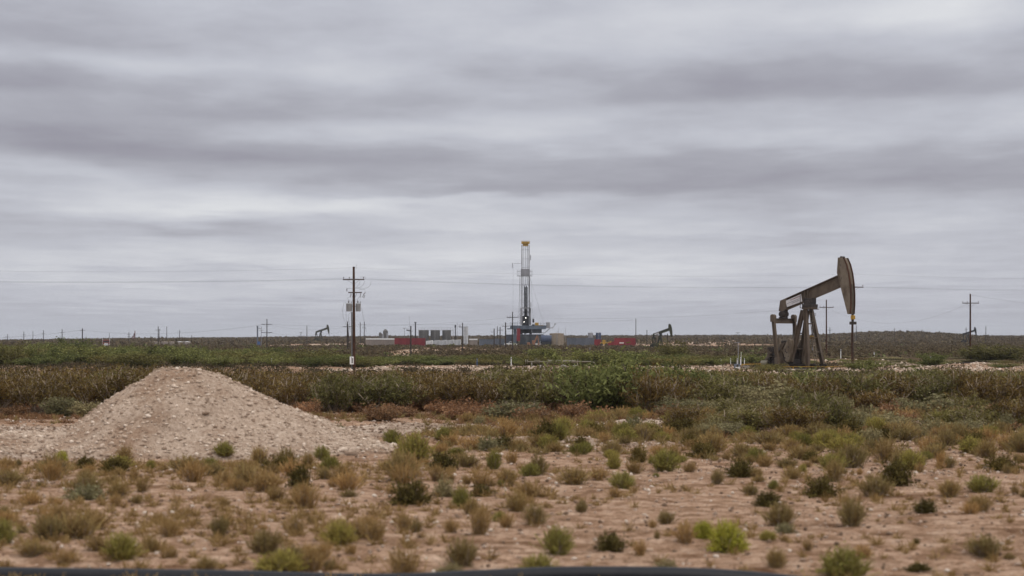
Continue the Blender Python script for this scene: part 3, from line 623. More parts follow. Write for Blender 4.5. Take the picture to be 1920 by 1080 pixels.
for px, Y_, w, hh, kd, lb in [(128, 330, 7.5, 3.1, 'mesq', 'tallest rounded mesquite on the skyline of the left thicket'), (45, 300, 9, 2.0, 'mesq', 'broad mesquite at the far left of the thicket'),
        (500, 300, 6, 1.9, 'mesq', 'mesquite at the foot of the two-armed pole left of the big pole'), (1272, 262, 5.2, 2.7, 'creog', 'tall yellow green mesquite with dark trunk gap below the olive pumpjack'),
        (1115, 220, 6.5, 1.9, 'mesq', 'wide green mesquite to the right of the pipe manifold'), (1020, 250, 4.6, 1.9, 'mesq', 'dark green mesquite behind the pipe manifold'), (1182, 240, 6.5, 1.7, 'mesq', 'low wide green mesquite left of the olive pumpjack'),
        (1882, 265, 8.5, 2.35, 'creog', 'big rounded yellow green bush right of the bare utility pole'), (1836, 270, 5, 1.8, 'creog', 'bush just right of the bare utility pole at right'), (1742, 228, 5, 1.5, 'mesq', 'dark green bush left of the bare utility pole at right'),
        (1447, 186, 3.6, .62, 'creog', 'pale green bush in front of the motor of the large pumpjack'), (1618, 196, 4.5, 1.0, 'mesq', 'dark green low bush behind the wellhead rod'), (1500, 184, 2.2, .34, 'sage', 'pale bush in front of the front legs of the large pumpjack')]:
    plant(kd, X(px, Y_), Y_, w, hh, lb)
# pale sage along the top of the belt at right, in front of the big unit
belt(34, 112, 150, lambda x, y: 'sage' if rb.random() < .6 else 'creog', .06, .30, 3.0, 'along the back edge of the brush before the large pumpjack', (2.6, 4.0), (1.0, 1.4), cap=lambda p: np.interp(p, [1100, 1380, 1440, 1600, 1660, 2000], [704, 705, 703, 703, 700, 696]))

def far_scrub(name, n, y0, y1, k, size, mat, lab, seed, dens, leaf):
    g = np.random.default_rng(seed); y = np.exp(g.uniform(math.log(y0), math.log(y1), n)); y = np.sqrt(g.uniform(y0 ** 2, y1 ** 2, n)) * .7 + y * .3
    x = y * g.uniform(-.33, .33, n); keep = g.random(n) < dens(x, y); x, y = x[keep], y[keep]; n = len(x)
    s = g.uniform(.55, 1.3, n) * size * (1 + y / 3500); w = s * g.uniform(1.0, 1.9, n)
    th = g.uniform(0, 6.283, (n, k)); u = g.random((n, k)) ** .5; zz = g.random((n, k)) ** .8
    P = np.stack([x[:, None] + np.cos(th) * u * w[:, None], y[:, None] + np.sin(th) * u * w[:, None], H(x, y)[:, None] + zz * s[:, None] * np.sqrt(1 - .75 * u * u)], -1).reshape(-1, 3)
    L = (leaf * np.repeat(s, k) * g.uniform(.6, 1.3, n * k))[:, None]; d = rdir(g, n * k); e = np.cross(d, rdir(g, n * k))
    v, f = quads(P, d * L, e * L * .7)
    link(name, npmesh(name, v, f, [M[mat]]), label=lab, cat='scrub', kind='stuff')
nop = lambda x, y: np.clip(1.06 - np.clip(pale(x, y) * 1.3, 0, 1) + .5 * fbm(x / 20, y / 30, 2, 44), .03, 1)
rigclear = lambda x, y: 1 - rect_mask(x, y, X(680, 790), X(1195, 790), 735, 860, 4, 8)
far_scrub('distant_scrub', 12000, 300, 760, 26, .72, 'Lfar', 'brown scrub covering the flat between the thicket and the drilling site', 31, lambda x, y: nop(x, y) * rigclear(x, y), .22)
far_scrub('distant_scrub_plain', 30000, 740, 2350, 12, 1.15, 'Lfar', 'dark scrub covering the far plain up to the skyline', 32, lambda x, y: nop(x, y) * rigclear(x, y), .36)
far_scrub('distant_thicket', 2200, 260, 900, 24, .95, 'Lfargreen', 'green bushes mixed into the distant brown scrub', 33, lambda x, y: nop(x, y) * rigclear(x, y) * np.clip(.45 + 1.4 * fbm(x / 60, y / 90, 2, 35), 0, 1) * (1 - .85 * sstep(y, 380, 560)) * (1 - .6 * sstep(x, -10, 20)), .24)
far_scrub('low_scrub', 2600, 118, 260, 30, .5, 'Lfar', 'low brown weeds on the flat behind the brush belt', 34, lambda x, y: np.clip(nop(x, y) + .10, 0, 1) * np.clip(.6 + fbm(x / 10, y / 10, 2, 36), 0, 1), .16)

# ---------------------------------------------------------------- pumping units
PY, PX0, TH = 200.0, X(1515, 200.0), R(45)
PZ = h(PX0, PY)
def Pw(px, row, v):        # point of the unit's own plane v, read off along a sight line, in the unit's own axes
    a = (px - CX) / F; c, s = math.cos(TH), math.sin(TH)
    u = (a * (PY + v * c) - PX0 - v * s) / (c + s * a); y = PY - u * s + v * c
    return Vector((u, v, EYE + (HZ - row) / F * y - PZ))
def P(zx, zy, v): return Pw(1380 + zx / 4.153, 460 + zy / 4.153, v)
def P2(zx, zy, v): return Pw(1430 + zx / 12.71, 620 + zy / 12.71, v)
def mirror(p, v): return Vector((p.x, v, p.z))
def pumpjack(body, dark, light, sign, label, full=True, rodmat=None):
    t = empty('pumpjack', (0, 0, 0), label=label, cat='pumpjack')
    B, D, L = M[body], M[dark], M[light]
    # skid and raised gearbox base
    m = MB()
    for v in (-.95, .95): m.ibar((-6.3, v, .32), (1.7, v, .32), .3, .46)
    for u in (-6.0, -4.4, -2.8, -1.3, .4, 1.5): m.bar((u, -.95, .3), (u, .95, .3), .2, .24)
    m.build('skid', D, t)
    m = MB().box((-6.6, -1.6, -.25), (2.0, 1.6, .09)); m.build('concrete_pad', M['concrete'], t)
    m = MB()
    for v in (-.72, .72): m.ibar((-4.35, v, .86), (-1.35, v, .86), .28, .56)
    for u in (-4.2, -3.3, -2.4, -1.5): m.box((u - .06, -.68, .58), (u + .06, .68, 1.12))
    m.build('gearbox_base', D, t)
    # gearbox
    m = MB(); pr = [(-4.0, 1.15), (-4.0, 2.1), (-3.5, 2.9), (-2.5, 3.05), (-1.8, 2.4), (-1.75, 1.15)]
    m.prism([(u, -.52, w) for u, w in pr], (0, 1.04, 0)); m.box((-4.1, -.6, 1.75), (-1.65, .6, 1.85)); m.cyl((-2.95, -.75, 2.0), (-2.95, .75, 2.0), .36, n=14)
    gb = m.build('gearbox', D, t, bevel=.03)
    MB().cyl((-2.95, -1.5, 2.0), (-2.95, 1.5, 2.0), .17, n=12).build('shaft', M['rust'], gb)
    # cranks and counterweights
    def crank(sv):
        v0 = -1.22 if sv < 0 else .92
        ctr = Vector((-2.95, 0, 2.0)); pin = Vector((-2.86, 0, .92))
        m = MB(); d = (pin - ctr).normalized(); n_ = Vector((d.z, 0, -d.x))
        arm = [ctr - d * 1.25 + n_ * .26, ctr + d * 1.5 + n_ * .2, ctr + d * 1.5 - n_ * .2, ctr - d * 1.25 - n_ * .26]
        m.prism([Vector((p.x, v0, p.z)) for p in arm], (0, .3, 0))
        c_ = m.build('crank_arm', L, t, bevel=.02)
        # two lobed plates either side of the arm
        q = [P2(a, b, -1.5) for a, b in ((600, 190), (655, 235), (665, 330), (650, 430), (640, 560), (600, 700), (560, 760), (500, 700), (470, 560), (440, 480), (480, 400), (535, 270))]
        kq = 1.0 if sv < 0 else 1.16
        m = MB(); m.prism([Vector((-2.95 + (p.x + 2.95) * kq, v0 - .12, 2.0 + (p.z - 2.0) * kq)) for p in q], (0, .52, 0))
        w1 = m.build('counterweight', L, t, bevel=.04)
        m = MB()
        for a, b, r_ in ((590, 390, .085), (515, 445, .08), (520, 490, .09), (555, 520, .09), (505, 650, .11), (590, 610, .06)):
            p = P2(a, b, -1.5); vv = v0 - .125 if sv < 0 else v0 - .125
            m.cyl((p.x, vv - .012, p.z), (p.x, vv + .003, p.z), r_, n=8)
        m.build('bolt_pocket', D, w1)
        q = [P2(a, b, -1.5) for a, b in ((380, 330), (440, 290), (500, 285), (470, 350), (430, 430), (440, 560), (470, 700), (560, 800), (690, 990), (640, 1010), (520, 960), (430, 850), (370, 700), (340, 560), (355, 420))]
        MB().prism([Vector((p.x - .05, v0 - .02, p.z)) for p in q], (0, .3, 0)).build('counterweight', B, t, bevel=.03)
        MB().cyl((pin.x, v0 - .55, pin.z), (pin.x, v0 + .6, pin.z), .13, n=10).build('crank_pin', D, t)
    crank(-1); crank(1)
    # pitmans and equaliser
    for sv in (-1, 1):
        v = 1.80 * sv; a = P(290, 562, -1.8); b = P(322, 905, -1.8); a = mirror(a, v); b = mirror(b, v)
        m = MB().ibar(a, b, .26, .34, up=(0, 1, 0)); m.box((a.x - .26, v - .2, a.z - .45), (a.x + .26, v + .2, a.z + .1)); m.cyl((a.x, v - .21, a.z + .08), (a.x, v + .21, a.z + .08), .27, n=12)
        m.box((b.x - .25, v - .19, b.z - .3), (b.x + .25, v + .19, b.z + .4))
        m.build('pitman', B, t, bevel=.015)
    e = P(288, 588, -1.8); m = MB().ibar((e.x, -1.75, e.z), (e.x, 1.75, e.z), .3, .5, up=(1, 0, 0)); m.build('equalizer', B, t)
    tb = P(378, 520, 0)
    m = MB(); m.box((e.x - .3, -.42, e.z + .26), (e.x + .3, .42, e.z + .42)); m.cyl((e.x + .05, -.5, e.z + .72), (e.x + .05, .5, e.z + .72), .32, n=12); m.prism([(e.x - .25, -.22, e.z + .4), (e.x + .3, -.22, e.z + .4), (tb.x + .35, -.22, tb.z + .35), (tb.x - .35, -.22, tb.z + .25)], (0, .44, 0))
    m.build('tail_bearing', D, t, bevel=.02)
    # walking beam
    T0, T1 = P(343, 431, -.22), P(803, 226, -.22); B0, B1 = P(388, 497, -.22), P(812, 317, -.22)
    m = MB(); z = lambda p: Vector((p.x, -.03, p.z))
    m.prism([z(T0), z(T1), z(B1), z(B0), z(P(338, 500, -.22))], (0, .06, 0))
    for p, q in ((T0, T1), (B0, B1)): m.bar((p.x, 0, p.z), (q.x, 0, q.z), .44, .06, up=(0, 0, 1)) if False else m.prism([Vector((p.x, -.22, p.z)), Vector((q.x, -.22, q.z)), Vector((q.x, -.22, q.z - .07)), Vector((p.x, -.22, p.z - .07))], (0, .44, 0))
    for a, b in ((512, 362), (535, 351), (556, 342), (392, 418)):
        top = P(a, b, -.2); 
        k = 1.0 if a != 392 else .9
        m.box((top.x - .03, -.2, top.z - k), (top.x + .03, -.032, top.z - .05)); m.box((top.x - .03, .032, top.z - k), (top.x + .03, .2, top.z - .05))
    tail = [P(343, 431, -.26), P(386, 414, -.26), P(392, 492, -.26), P(365, 516, -.26), P(331, 512, -.26)]
    beam = m.build('walking_beam', B, t)
    MB().prism(tail, (0, .52, 0)).build('tail_plate', B, beam, bevel=.01)
    if sign:
        q = [P(387, 432, -.225), P(505, 380, -.225), P(516, 437, -.225), P(397, 481, -.225)]
        s_ = MB().prism(q, (0, .02, 0)).build('sign_panel', M['sign'], beam, label='white sign panel with faded lettering')
        m = MB(); lp = lambda a, b: (q[0] * (1 - a) + q[1] * a) * (1 - b) + (q[3] * (1 - a) + q[2] * a) * b
        for a0, a1, b0, b1 in ((.04, .86, .47, .525), (.32, .84, .67, .72)):
            m.prism([lp(a0, b0) - Vector((0, .004, 0)), lp(a1, b0) - Vector((0, .004, 0)), lp(a1, b1) - Vector((0, .004, 0)), lp(a0, b1) - Vector((0, .004, 0))], (0, .003, 0))
        m.build('lettering', M['ink'], s_)
        m = MB()
        a = .30
        while a < .94:
            w_ = rnd.uniform(.03, .06); m.prism([lp(a, .12) - Vector((0, .004, 0)), lp(a + w_, .12) - Vector((0, .004, 0)), lp(a + w_, .26) - Vector((0, .004, 0)), lp(a, .26) - Vector((0, .004, 0))], (0, .003, 0)); a += w_ + .03
        m.build('lettering', M['darkred'], s_)
    # saddle bearing
    m = MB(); a = P(525, 412, -.45); b = P(600, 480, -.45); m.box((a.x, -.45, a.z - .5), (a.x + 1.0, .45, a.z)); m.cyl((a.x + .5, -.55, a.z - .62), (a.x + .5, .55, a.z - .62), .42, n=14); m.box((a.x - .1, -.6, b.z), (a.x + 1.1, .6, b.z + .3))
    m.build('saddle_bearing', D, t, bevel=.03)
    cx = a.x + .5; ztop = b.z
    # samson post
    fn = (P(541, 492, -.38), P(562, 978, -1.2)); ff = (mirror(P(548, 492, -.38), .38), P(686, 974, 1.2))
    rn = (P(522, 505, -.38), P(428, 905, -.85)); rf = (mirror(rn[0], .38), mirror(rn[1], .85))
    for p, q, w_ in ((fn[0], fn[1], .36), (ff[0], ff[1], .34), (rn[0], rn[1], .36), (rf[0], rf[1], .34)):
        MB().ibar(p, q, w_, .36, up=(0, 1, 0)).build('post_leg', B, t)
    m = MB(); m.box((cx - .65, -.55, ztop - .22), (cx + .6, .55, ztop)); m.build('post_cap', B, t, bevel=.02)
    for k in (.245, .47, .70, .94):
        a, b = fn[0].lerp(fn[1], k), ff[0].lerp(ff[1], k); MB().bar(a, b, .2, .14).build('cross_brace', B, t)
    for k in (.45, .75):
        a, b = rn[0].lerp(rn[1], k), rf[0].lerp(rf[1], k); MB().bar(a, b, .16, .12).build('cross_brace', B, t)
    # ladder with cage up the front
    if full:
        m = MB(); o_ = Vector((.22, 0, 0)); lo_, hi_ = Vector((fn[1].x * .93 + .3, -.35, .5)), Vector((fn[0].x + .32, -.2, fn[0].z + .35)); w_ = Vector((0, .42, 0))
        m.bar(lo_, hi_, .05); m.bar(lo_ + w_, hi_ + w_, .05)
        for k in range(22): p = lo_.lerp(hi_, k / 22); m.bar(p, p + w_, .03)
        for k in (.62, .74, .86, .97):
            p = lo_.lerp(hi_, k); m.tube([p, p + Vector((.35, -.05, 0)), p + Vector((.6, .21, 0)), p + w_ + Vector((.35, .05, 0)), p + w_], .02, 4)
        m.build('ladder', M['pumplight'], t)
        rail = P(498, 400, -.5); m = MB(); a = P(500, 480, -.55); m.bar((a.x, -.55, a.z - .1), (a.x, -.55, a.z + 1.3), .05)
        m.bar((a.x, -.55, a.z - .1), (a.x + .6, -.55, a.z - .1), .05); m.bar((a.x, -.55, a.z + .3), (a.x + .5, -.55, a.z + .3), .04); m.build('service_rail', D, t)
        c0 = P(590, 500, .2); m = MB().tube([c0, P(592, 620, .2), P(590, 700, .2), P(596, 790, .2)], .035, 5); m.build('hanging_cable', D, t)
        a = P(590, 712, .2); MB().box((a.x - .15, .05, a.z - .25), (a.x + .15, .35, a.z + .12)).build('cable_hook', M['yellow'], t, bevel=.03)
        a = P(598, 802, .2); MB().cyl((a.x, .2, a.z - .2), (a.x, .2, a.z + .1), .13, .09).build('cable_weight', M['grey'], t)
        # guard rail
        m = MB(); pts = [P(235, 945, -2.3), P(705, 945, -2.3)]; m.bar(pts[0], pts[1], .07)
        for k in (445, 700): p = P(k, 945, -2.3); m.bar((p.x, p.y, -.15), p, .09)
        p = pts[1]; m.bar(p, (p.x + .1, 2.0, p.z), .07); m.bar((p.x + .1, 2.0, 0), (p.x + .1, 2.0, p.z), .09)
        m.build('guard_rail', M['yellow'], t)
    # motor end
    m = MB(); a = P2(115, 545, -.4); m.box((a.x, -.5, .62), (a.x + .75, .3, a.z)); m.box((a.x - .1, -.6, .5), (a.x + 2.1, .6, .64)); m.prism([P2(40, 690, -.4), P2(118, 560, -.4), P2(118, 800, -.4), P2(60, 800, -.4)], (0, .6, 0)); m.build('belt_guard', L, t, bevel=.03)
    m = MB(); a = P2(230, 470, -.5); m.cyl((a.x, -.62, a.z - .15), (a.x, -.42, a.z - .15), .62, n=18); m.cyl((a.x, -.42, a.z - .15), (a.x, .5, a.z - .15), .16, n=10); m.box((a.x - .35, -.35, .6), (a.x + .9, .45, a.z - .2)); m.build('brake_drum', B, t, bevel=.02)
    for (p, q) in (((150, 480), (300, 420)), ((190, 470), (330, 640)), ((140, 500), (280, 560)), ((200, 700), (330, 690)), ((270, 400), (250, 800))):
        pass
    m = MB(); pts = [P2(165, 470, -.7), P2(240, 400, -.7), P2(330, 380, -.7)]; m.tube(pts, .07, 6); m.tube([P2(200, 440, -.8), P2(260, 560, -.8), P2(330, 650, -.8)], .08, 6); m.tube([P2(190, 690, -.7), P2(300, 690, -.7), P2(420, 720, -.7)], .09, 6); m.build('brake_linkage', D, t)
    if full:
        m = MB(); rr = random.Random(3)
        for k in range(16):
            p = P2(rr.uniform(140, 330), rr.uniform(420, 840), -.72); e_ = rr.uniform(.06, .16); m.box((p.x - e_, -.80 - rr.random() * .2, p.z - e_ * rr.uniform(.4, 1.3)), (p.x + e_, -.55, p.z + e_))
        m.build('gear_fittings', D, t, bevel=.01, kind='stuff')
        m = MB(); cc_ = Vector((-2.95, -1.5, 2.0)); m.cyl(cc_, cc_ + Vector((0, -.12, 0)), .42, .36, n=14); m.build('hub_cap', D, t)
        for v_ in (-.56, .50):
            m = MB()
            for k in range(12): a_ = 2 * math.pi * k / 12; m.cyl((-2.95 + .48 * math.cos(a_), v_, 2.0 + .48 * math.sin(a_)), (-2.95 + .48 * math.cos(a_), v_ + .06, 2.0 + .48 * math.sin(a_)), .04, n=6)
            m.build('bolt_ring', L, gb)
    a = P2(60, 785, -.9); m = MB().cyl((a.x - .45, -.9, a.z), (a.x + .4, -.9, a.z), .33, n=14); m.box((a.x - .35, -1.1, .2), (a.x + .3, -.7, a.z - .2)); m.build('motor', M['pipe'] if full else D, t, bevel=.02)
    # horsehead
    prof = [(792, 94), (834, 97), (856, 148), (873, 218), (884, 300), (889, 380), (889, 460), (884, 536), (867, 536), (784, 212)]
    q = [P(a, b, -.35) for a, b in prof]
    hd = MB().prism(q, (0, .74, 0)).build('horsehead', L, t, bevel=.02)
    m = MB(); fr = q[1:8]
    for v in (-.36, .30):
        for i in range(len(fr) - 1):
            a, b = fr[i], fr[i + 1]; m.prism([Vector((a.x - .02, v, a.z)), Vector((b.x - .02, v, b.z)), Vector((b.x + .14, v, b.z)), Vector((a.x + .14, v, a.z))], (0, .09, 0))
    m.build('track_rim', M['rust'] if full else B, hd)
    m = MB()
    for a, b in ((812, 154), (822, 254)): p = P(a, b, -.355); m.cyl((p.x, -.362, p.z), (p.x, -.33, p.z), .055, n=8)
    m.cyl((q[0].x + .35, -.3, q[0].z + .0), (q[0].x + .35, .3, q[0].z + .0), .12, n=8)
    m.build('latch_bolt', D, hd)
    # bridle
    hx = max(p.x for p in q) + .10; low = q[7].z
    cb = P(902, 600, 0); m = MB()
    for v in (-.13, .13):
        m.tube([(fr[3].x + .1, v, fr[3].z), (fr[4].x + .12, v, fr[4].z), (hx, v, fr[5].z - .3), (hx, v, cb.z)], .03, 5)
    br = m.build('bridle_cable', D, t)
    MB().box((hx - .22, -.35, cb.z - .22), (hx + .22, .35, cb.z + .08)).build('carrier_bar', D, t, bevel=.03)
    if full: MB().box((hx - .16, -.2, cb.z + .3), (hx + .16, .2, cb.z + .72)).build('cable_clamp', M['yellow'], t, bevel=.03)
    MB().cyl((hx, 0, .9), (hx, 0, cb.z + .3), .045 if full else .05, n=8).build('polished_rod', M['pumpdark'], t)
    return t, hx
pj, hx = pumpjack('pump', 'pumpdark', 'pumplight', True, 'large rusty brown pumpjack with a white sign on its beam, nearest of all')
pj.location = (PX0, PY, PZ); pj.rotation_euler = (0, 0, -TH)
wx, wy = PX0 + hx * math.cos(TH), PY - hx * math.sin(TH); wz = h(wx, wy)
w = empty('wellhead', (wx, wy, wz), label='dark wellhead pipe under the polished rod of the large pumpjack', cat='wellhead')
MB().cyl((0, 0, -.1), (0, 0, .5), .13).cyl((0, 0, .25), (0, 0, .34), .22, n=12).build('casing_head', M['pumpdark'], w)
MB().cyl((0, 0, .5), (0, 0, 1.05), .07).cyl((0, 0, .62), (0, 0, .72), .14, n=12).build('stuffing_box', M['rust'], w)
MB().cyl((-.45, .0, .42), (.1, 0, .42), .05).cyl((-.45, 0, .42), (-.45, 0, -.1), .05).build('flow_line', M['pumpdark'], w)
PJW = 8.3
def farjack(px, rowtop, Y, hgt_px, heading, mats, label, sign=False):
    t, hx_ = pumpjack(*mats, sign, label, full=False)
    s = (hgt_px / F * Y) / 11.9; x = X(px, Y); t.scale = (s, s, s); t.rotation_euler = (0, 0, heading); t.location = (x, Y, EYE + (HZ - rowtop) / F * Y - 11.9 * s); return t
farjack(1238, 606.5, 560, 49, R(-22), ('green', 'dark', 'green'), 'dark olive pumpjack right of the red containers, second nearest', True)
farjack(601.5, 608, 1180, 34, R(-8), ('green', 'dark', 'green'), 'small distant pumpjack on the skyline left of the big utility pole')
farjack(1815, 612.5, 900, 33, R(-12), ('dark', 'dark', 'dark'), 'small distant pumpjack crossed by the bare utility pole at far right')
farjack(251.5, 620, 1500, 19, R(-68), ('darkred', 'dark', 'darkred'), 'tiny reddish pumpjack on the skyline between the poles at left')

# ---------------------------------------------------------------- utility poles
def ins(m, x, z, y=0, hgt=.16): m.cyl((x, y, z), (x, y, z + hgt * .45), .025, n=6).cyl((x, y, z + hgt * .45), (x, y, z + hgt), .06, .04, n=8)
def pole(px, top, Y, arms, label, r=.15, mat='woodfar', lean=0, group=None, name='utility_pole', brace=True, base=None, insul=True, half=0):
    x = X(px, Y); z0 = h(x, Y) if base is None else Z(base, Y); zt = Z(top, Y)
    t = empty(name, (x, Y, z0), label=label, cat='utility pole', group=group)
    MB().cyl((0, 0, -.4), (lean, 0, zt - z0), r * 1.1, r * .72, n=10).build('post', M[mat], t, smooth=True)
    for row, hw in arms:
        w_ = hw / F * Y; z_ = Z(row, Y) - z0; xc = lean * z_ / (zt - z0)
        x0 = xc - w_; x1 = xc + (w_ if not half else .1)
        a = MB().box((x0, -r - .10, z_ - .06), (x1, -r + .01, z_ + .06)).build('crossarm', M['arm' if Y < 300 else mat], t)
        if insul:
            for k in ((x0 + .07, x0 + (x1 - x0) * .3, x1 - .07) if Y < 430 else ()):
                m = MB(); ins(m, k, z_ + .06, -r - .04, .2 if Y < 350 else .3); m.build('insulator', M['insul'], a)
        if brace and Y < 520:
            m = MB()
            for s_ in (-1, 1): m.bar((xc + s_ * w_ * .6, -r - .115, z_ - .03), (xc, -r - .05, z_ - w_ * .45), .04, .02)
            m.build('brace', M['arm' if Y < 300 else mat], t)
    return t
Y1 = 197.0; x1 = X(663.5, Y1); zb1 = h(x1, Y1)
tp = pole(663.8, 500, Y1, [(524.3, 20)], 'tall dark red wooden utility pole carrying two grey transformers, nearest at left of centre', .155, 'wood', lean=-.03)
def q1(px, row): return (px - 663.8) / F * Y1, Z(row, Y1) - zb1
def e1(zx, zy): return q1(635 + zx / 9.815, 490 + zy / 9.815)
xa, za = e1(180, 575); xb, _ = e1(430, 575)
a = MB().box((xa, -.32, za - .06), (xb, -.17, za + .06)).build('crossarm', M['arm'], tp, label='lower shorter grey crossarm with cutouts')
m = MB()
for px_ in (215, 395): x_, z_ = e1(px_, 590); m.tube([(x_, -.3, z_ + .1), (x_ + .1, -.36, z_ - .05), (x_ + .02, -.36, z_ - .35), (x_ + .1, -.34, z_ - .42)], .035, 5)
x_, z_ = e1(470, 600); m.tube([(x_ + .15, -.3, z_ + .15), (x_, -.36, z_), (x_ - .12, -.36, z_ - .3), (x_, -.34, z_ - .45), (x_ + .1, -.34, z_ - .1)], .04, 5)
x_, z_ = e1(155, 520); m.cyl((x_, -.25, z_ - .2), (x_, -.25, z_ + .12), .04)
m.build('cutout_fuse', M['insul'], tp)
m = MB(); 
for s_ in (-1, 1): m.bar((s_ * .35, -.26, za), (0, -.2, za - .75), .05, .02)
m.build('brace', M['arm'], tp)
for (a0, b0, c0, d0, yy_) in ((140, 250, 775, 922, -.42), (315, 408, 775, 922, -.30)):
    xl, zt = e1(a0, b0 * 0 + c0); xr, zl = e1(b0, d0); cx_ = (xl + xr) / 2; r_ = (xr - xl) / 2; y_ = -.1
    tr = MB().lathe((cx_, y_, 0), [(r_ * .9, zl), (r_ * .98, zl + .05), (r_, zt - .12), (r_ * 1.04, zt - .1), (r_ * 1.04, zt - .03), (r_ * .6, zt + .06)], 20).build('transformer', M['can'], tp, smooth=True)
    m = MB(); m.cyl((cx_ - .05, y_, zt), (cx_ - .05, y_, zt + .32), .05, .03); m.cyl((cx_ - .05, y_, zt + .12), (cx_ - .05, y_, zt + .2), .09); m.cyl((cx_ + .2, y_, zt), (cx_ + .22, y_, zt + .2), .035); m.build('bushing', M['insul'], tr)
    MB().bar((0, 0, zt - .3), (cx_, 0, zt - .3), .1, .08).build('bracket', M['grey'], tr)
m = MB()
def cur(pts): m.tube([(e1(a, b)[0], y_, e1(a, b)[1]) for a, b, y_ in pts], .012, 4)
cur([(600, 365, -.3), (590, 430, -.3), (550, 480, -.3), (500, 494, -.3), (350, 498, -.3)]); cur([(485, 365, -.3), (460, 430, -.3), (400, 480, -.3), (310, 500, -.3)]); cur([(398, 365, -.3), (380, 430, -.3), (330, 480, -.3), (300, 500, -.3)])
cur([(155, 520, -.3), (175, 498, -.3), (260, 505, -.3)]); cur([(385, 520, -.3), (490, 520, -.3), (490, 560, -.3)]); cur([(450, 655, -.3), (380, 660, -.3), (340, 700, -.2), (365, 760, -.1)]); cur([(215, 650, -.3), (160, 680, -.3), (200, 720, -.1)])
cur([(140, 765, -.1), (100, 770, -.3), (78, 900, -.4), (90, 1030, -.4), (150, 1180, -.3), (210, 1250, -.2)]); cur([(135, 920, -.1), (140, 1010, -.2), (150, 1100, -.2), (220, 1250, -.2)]); cur([(250, 930, -.2), (190, 970, -.2), (180, 1060, -.2), (210, 1200, -.2), (215, 1300, -.2)])
cur([(425, 860, -.1), (445, 990, .1), (480, 1180, .4), (500, 1300, .6)]); cur([(300, 120, -.1), (340, 60, -.2), (325, 140, -.2)]); cur([(400, 290, -.3), (495, 290, -.3), (500, 330, -.3)])
m.build('jumper_wire', M['wire'], tp)
x_, zz_ = q1(659.2, 586); x2_, z2_ = q1(661, 690)
MB().cyl((-.20, -.05, zz_), (-.19, -.05, -.1), .035, n=6).cyl((-.25, .05, zz_ + .05), (-.24, .05, 0.1), .05, n=6).build('conduit', M['pvc'], tp)
xl, zt = q1(656.4, 668.7); xr, zl = q1(663.6, 683.2)
bx = MB().box((xl, -.42, zl), (xr, -.22, zt)).build('meter_box', M['white'], tp, bevel=.02)
MB().box(((xl + xr) / 2 - .02, -.426, zl + .12), (xr - .06, -.421, zt - .15)).build('notice', M['insul'], bx)
MB().cyl(((xl + xr) / 2, -.44, zt - .12), ((xl + xr) / 2, -.40, zt - .12), .06).build('meter', M['grey'], bx)
Y2 = 228.0
tp2 = pole(1598.3, 512, Y2, [(538.5, 20)], 'reddish utility pole standing almost hidden behind the horsehead and rod of the large pumpjack', .15, 'wood', base=None)
pole(1819.3, 551, 269, [(568.4, 15.5)], 'dark brown utility pole with one crossarm at far right, a small pumpjack behind it', .14, 'wood')
pole(1549.5, 562, 328, [(576.3, 13.2)], 'brown utility pole with one crossarm just right of the large pumpjack legs', .14, 'wood')
OFF = []
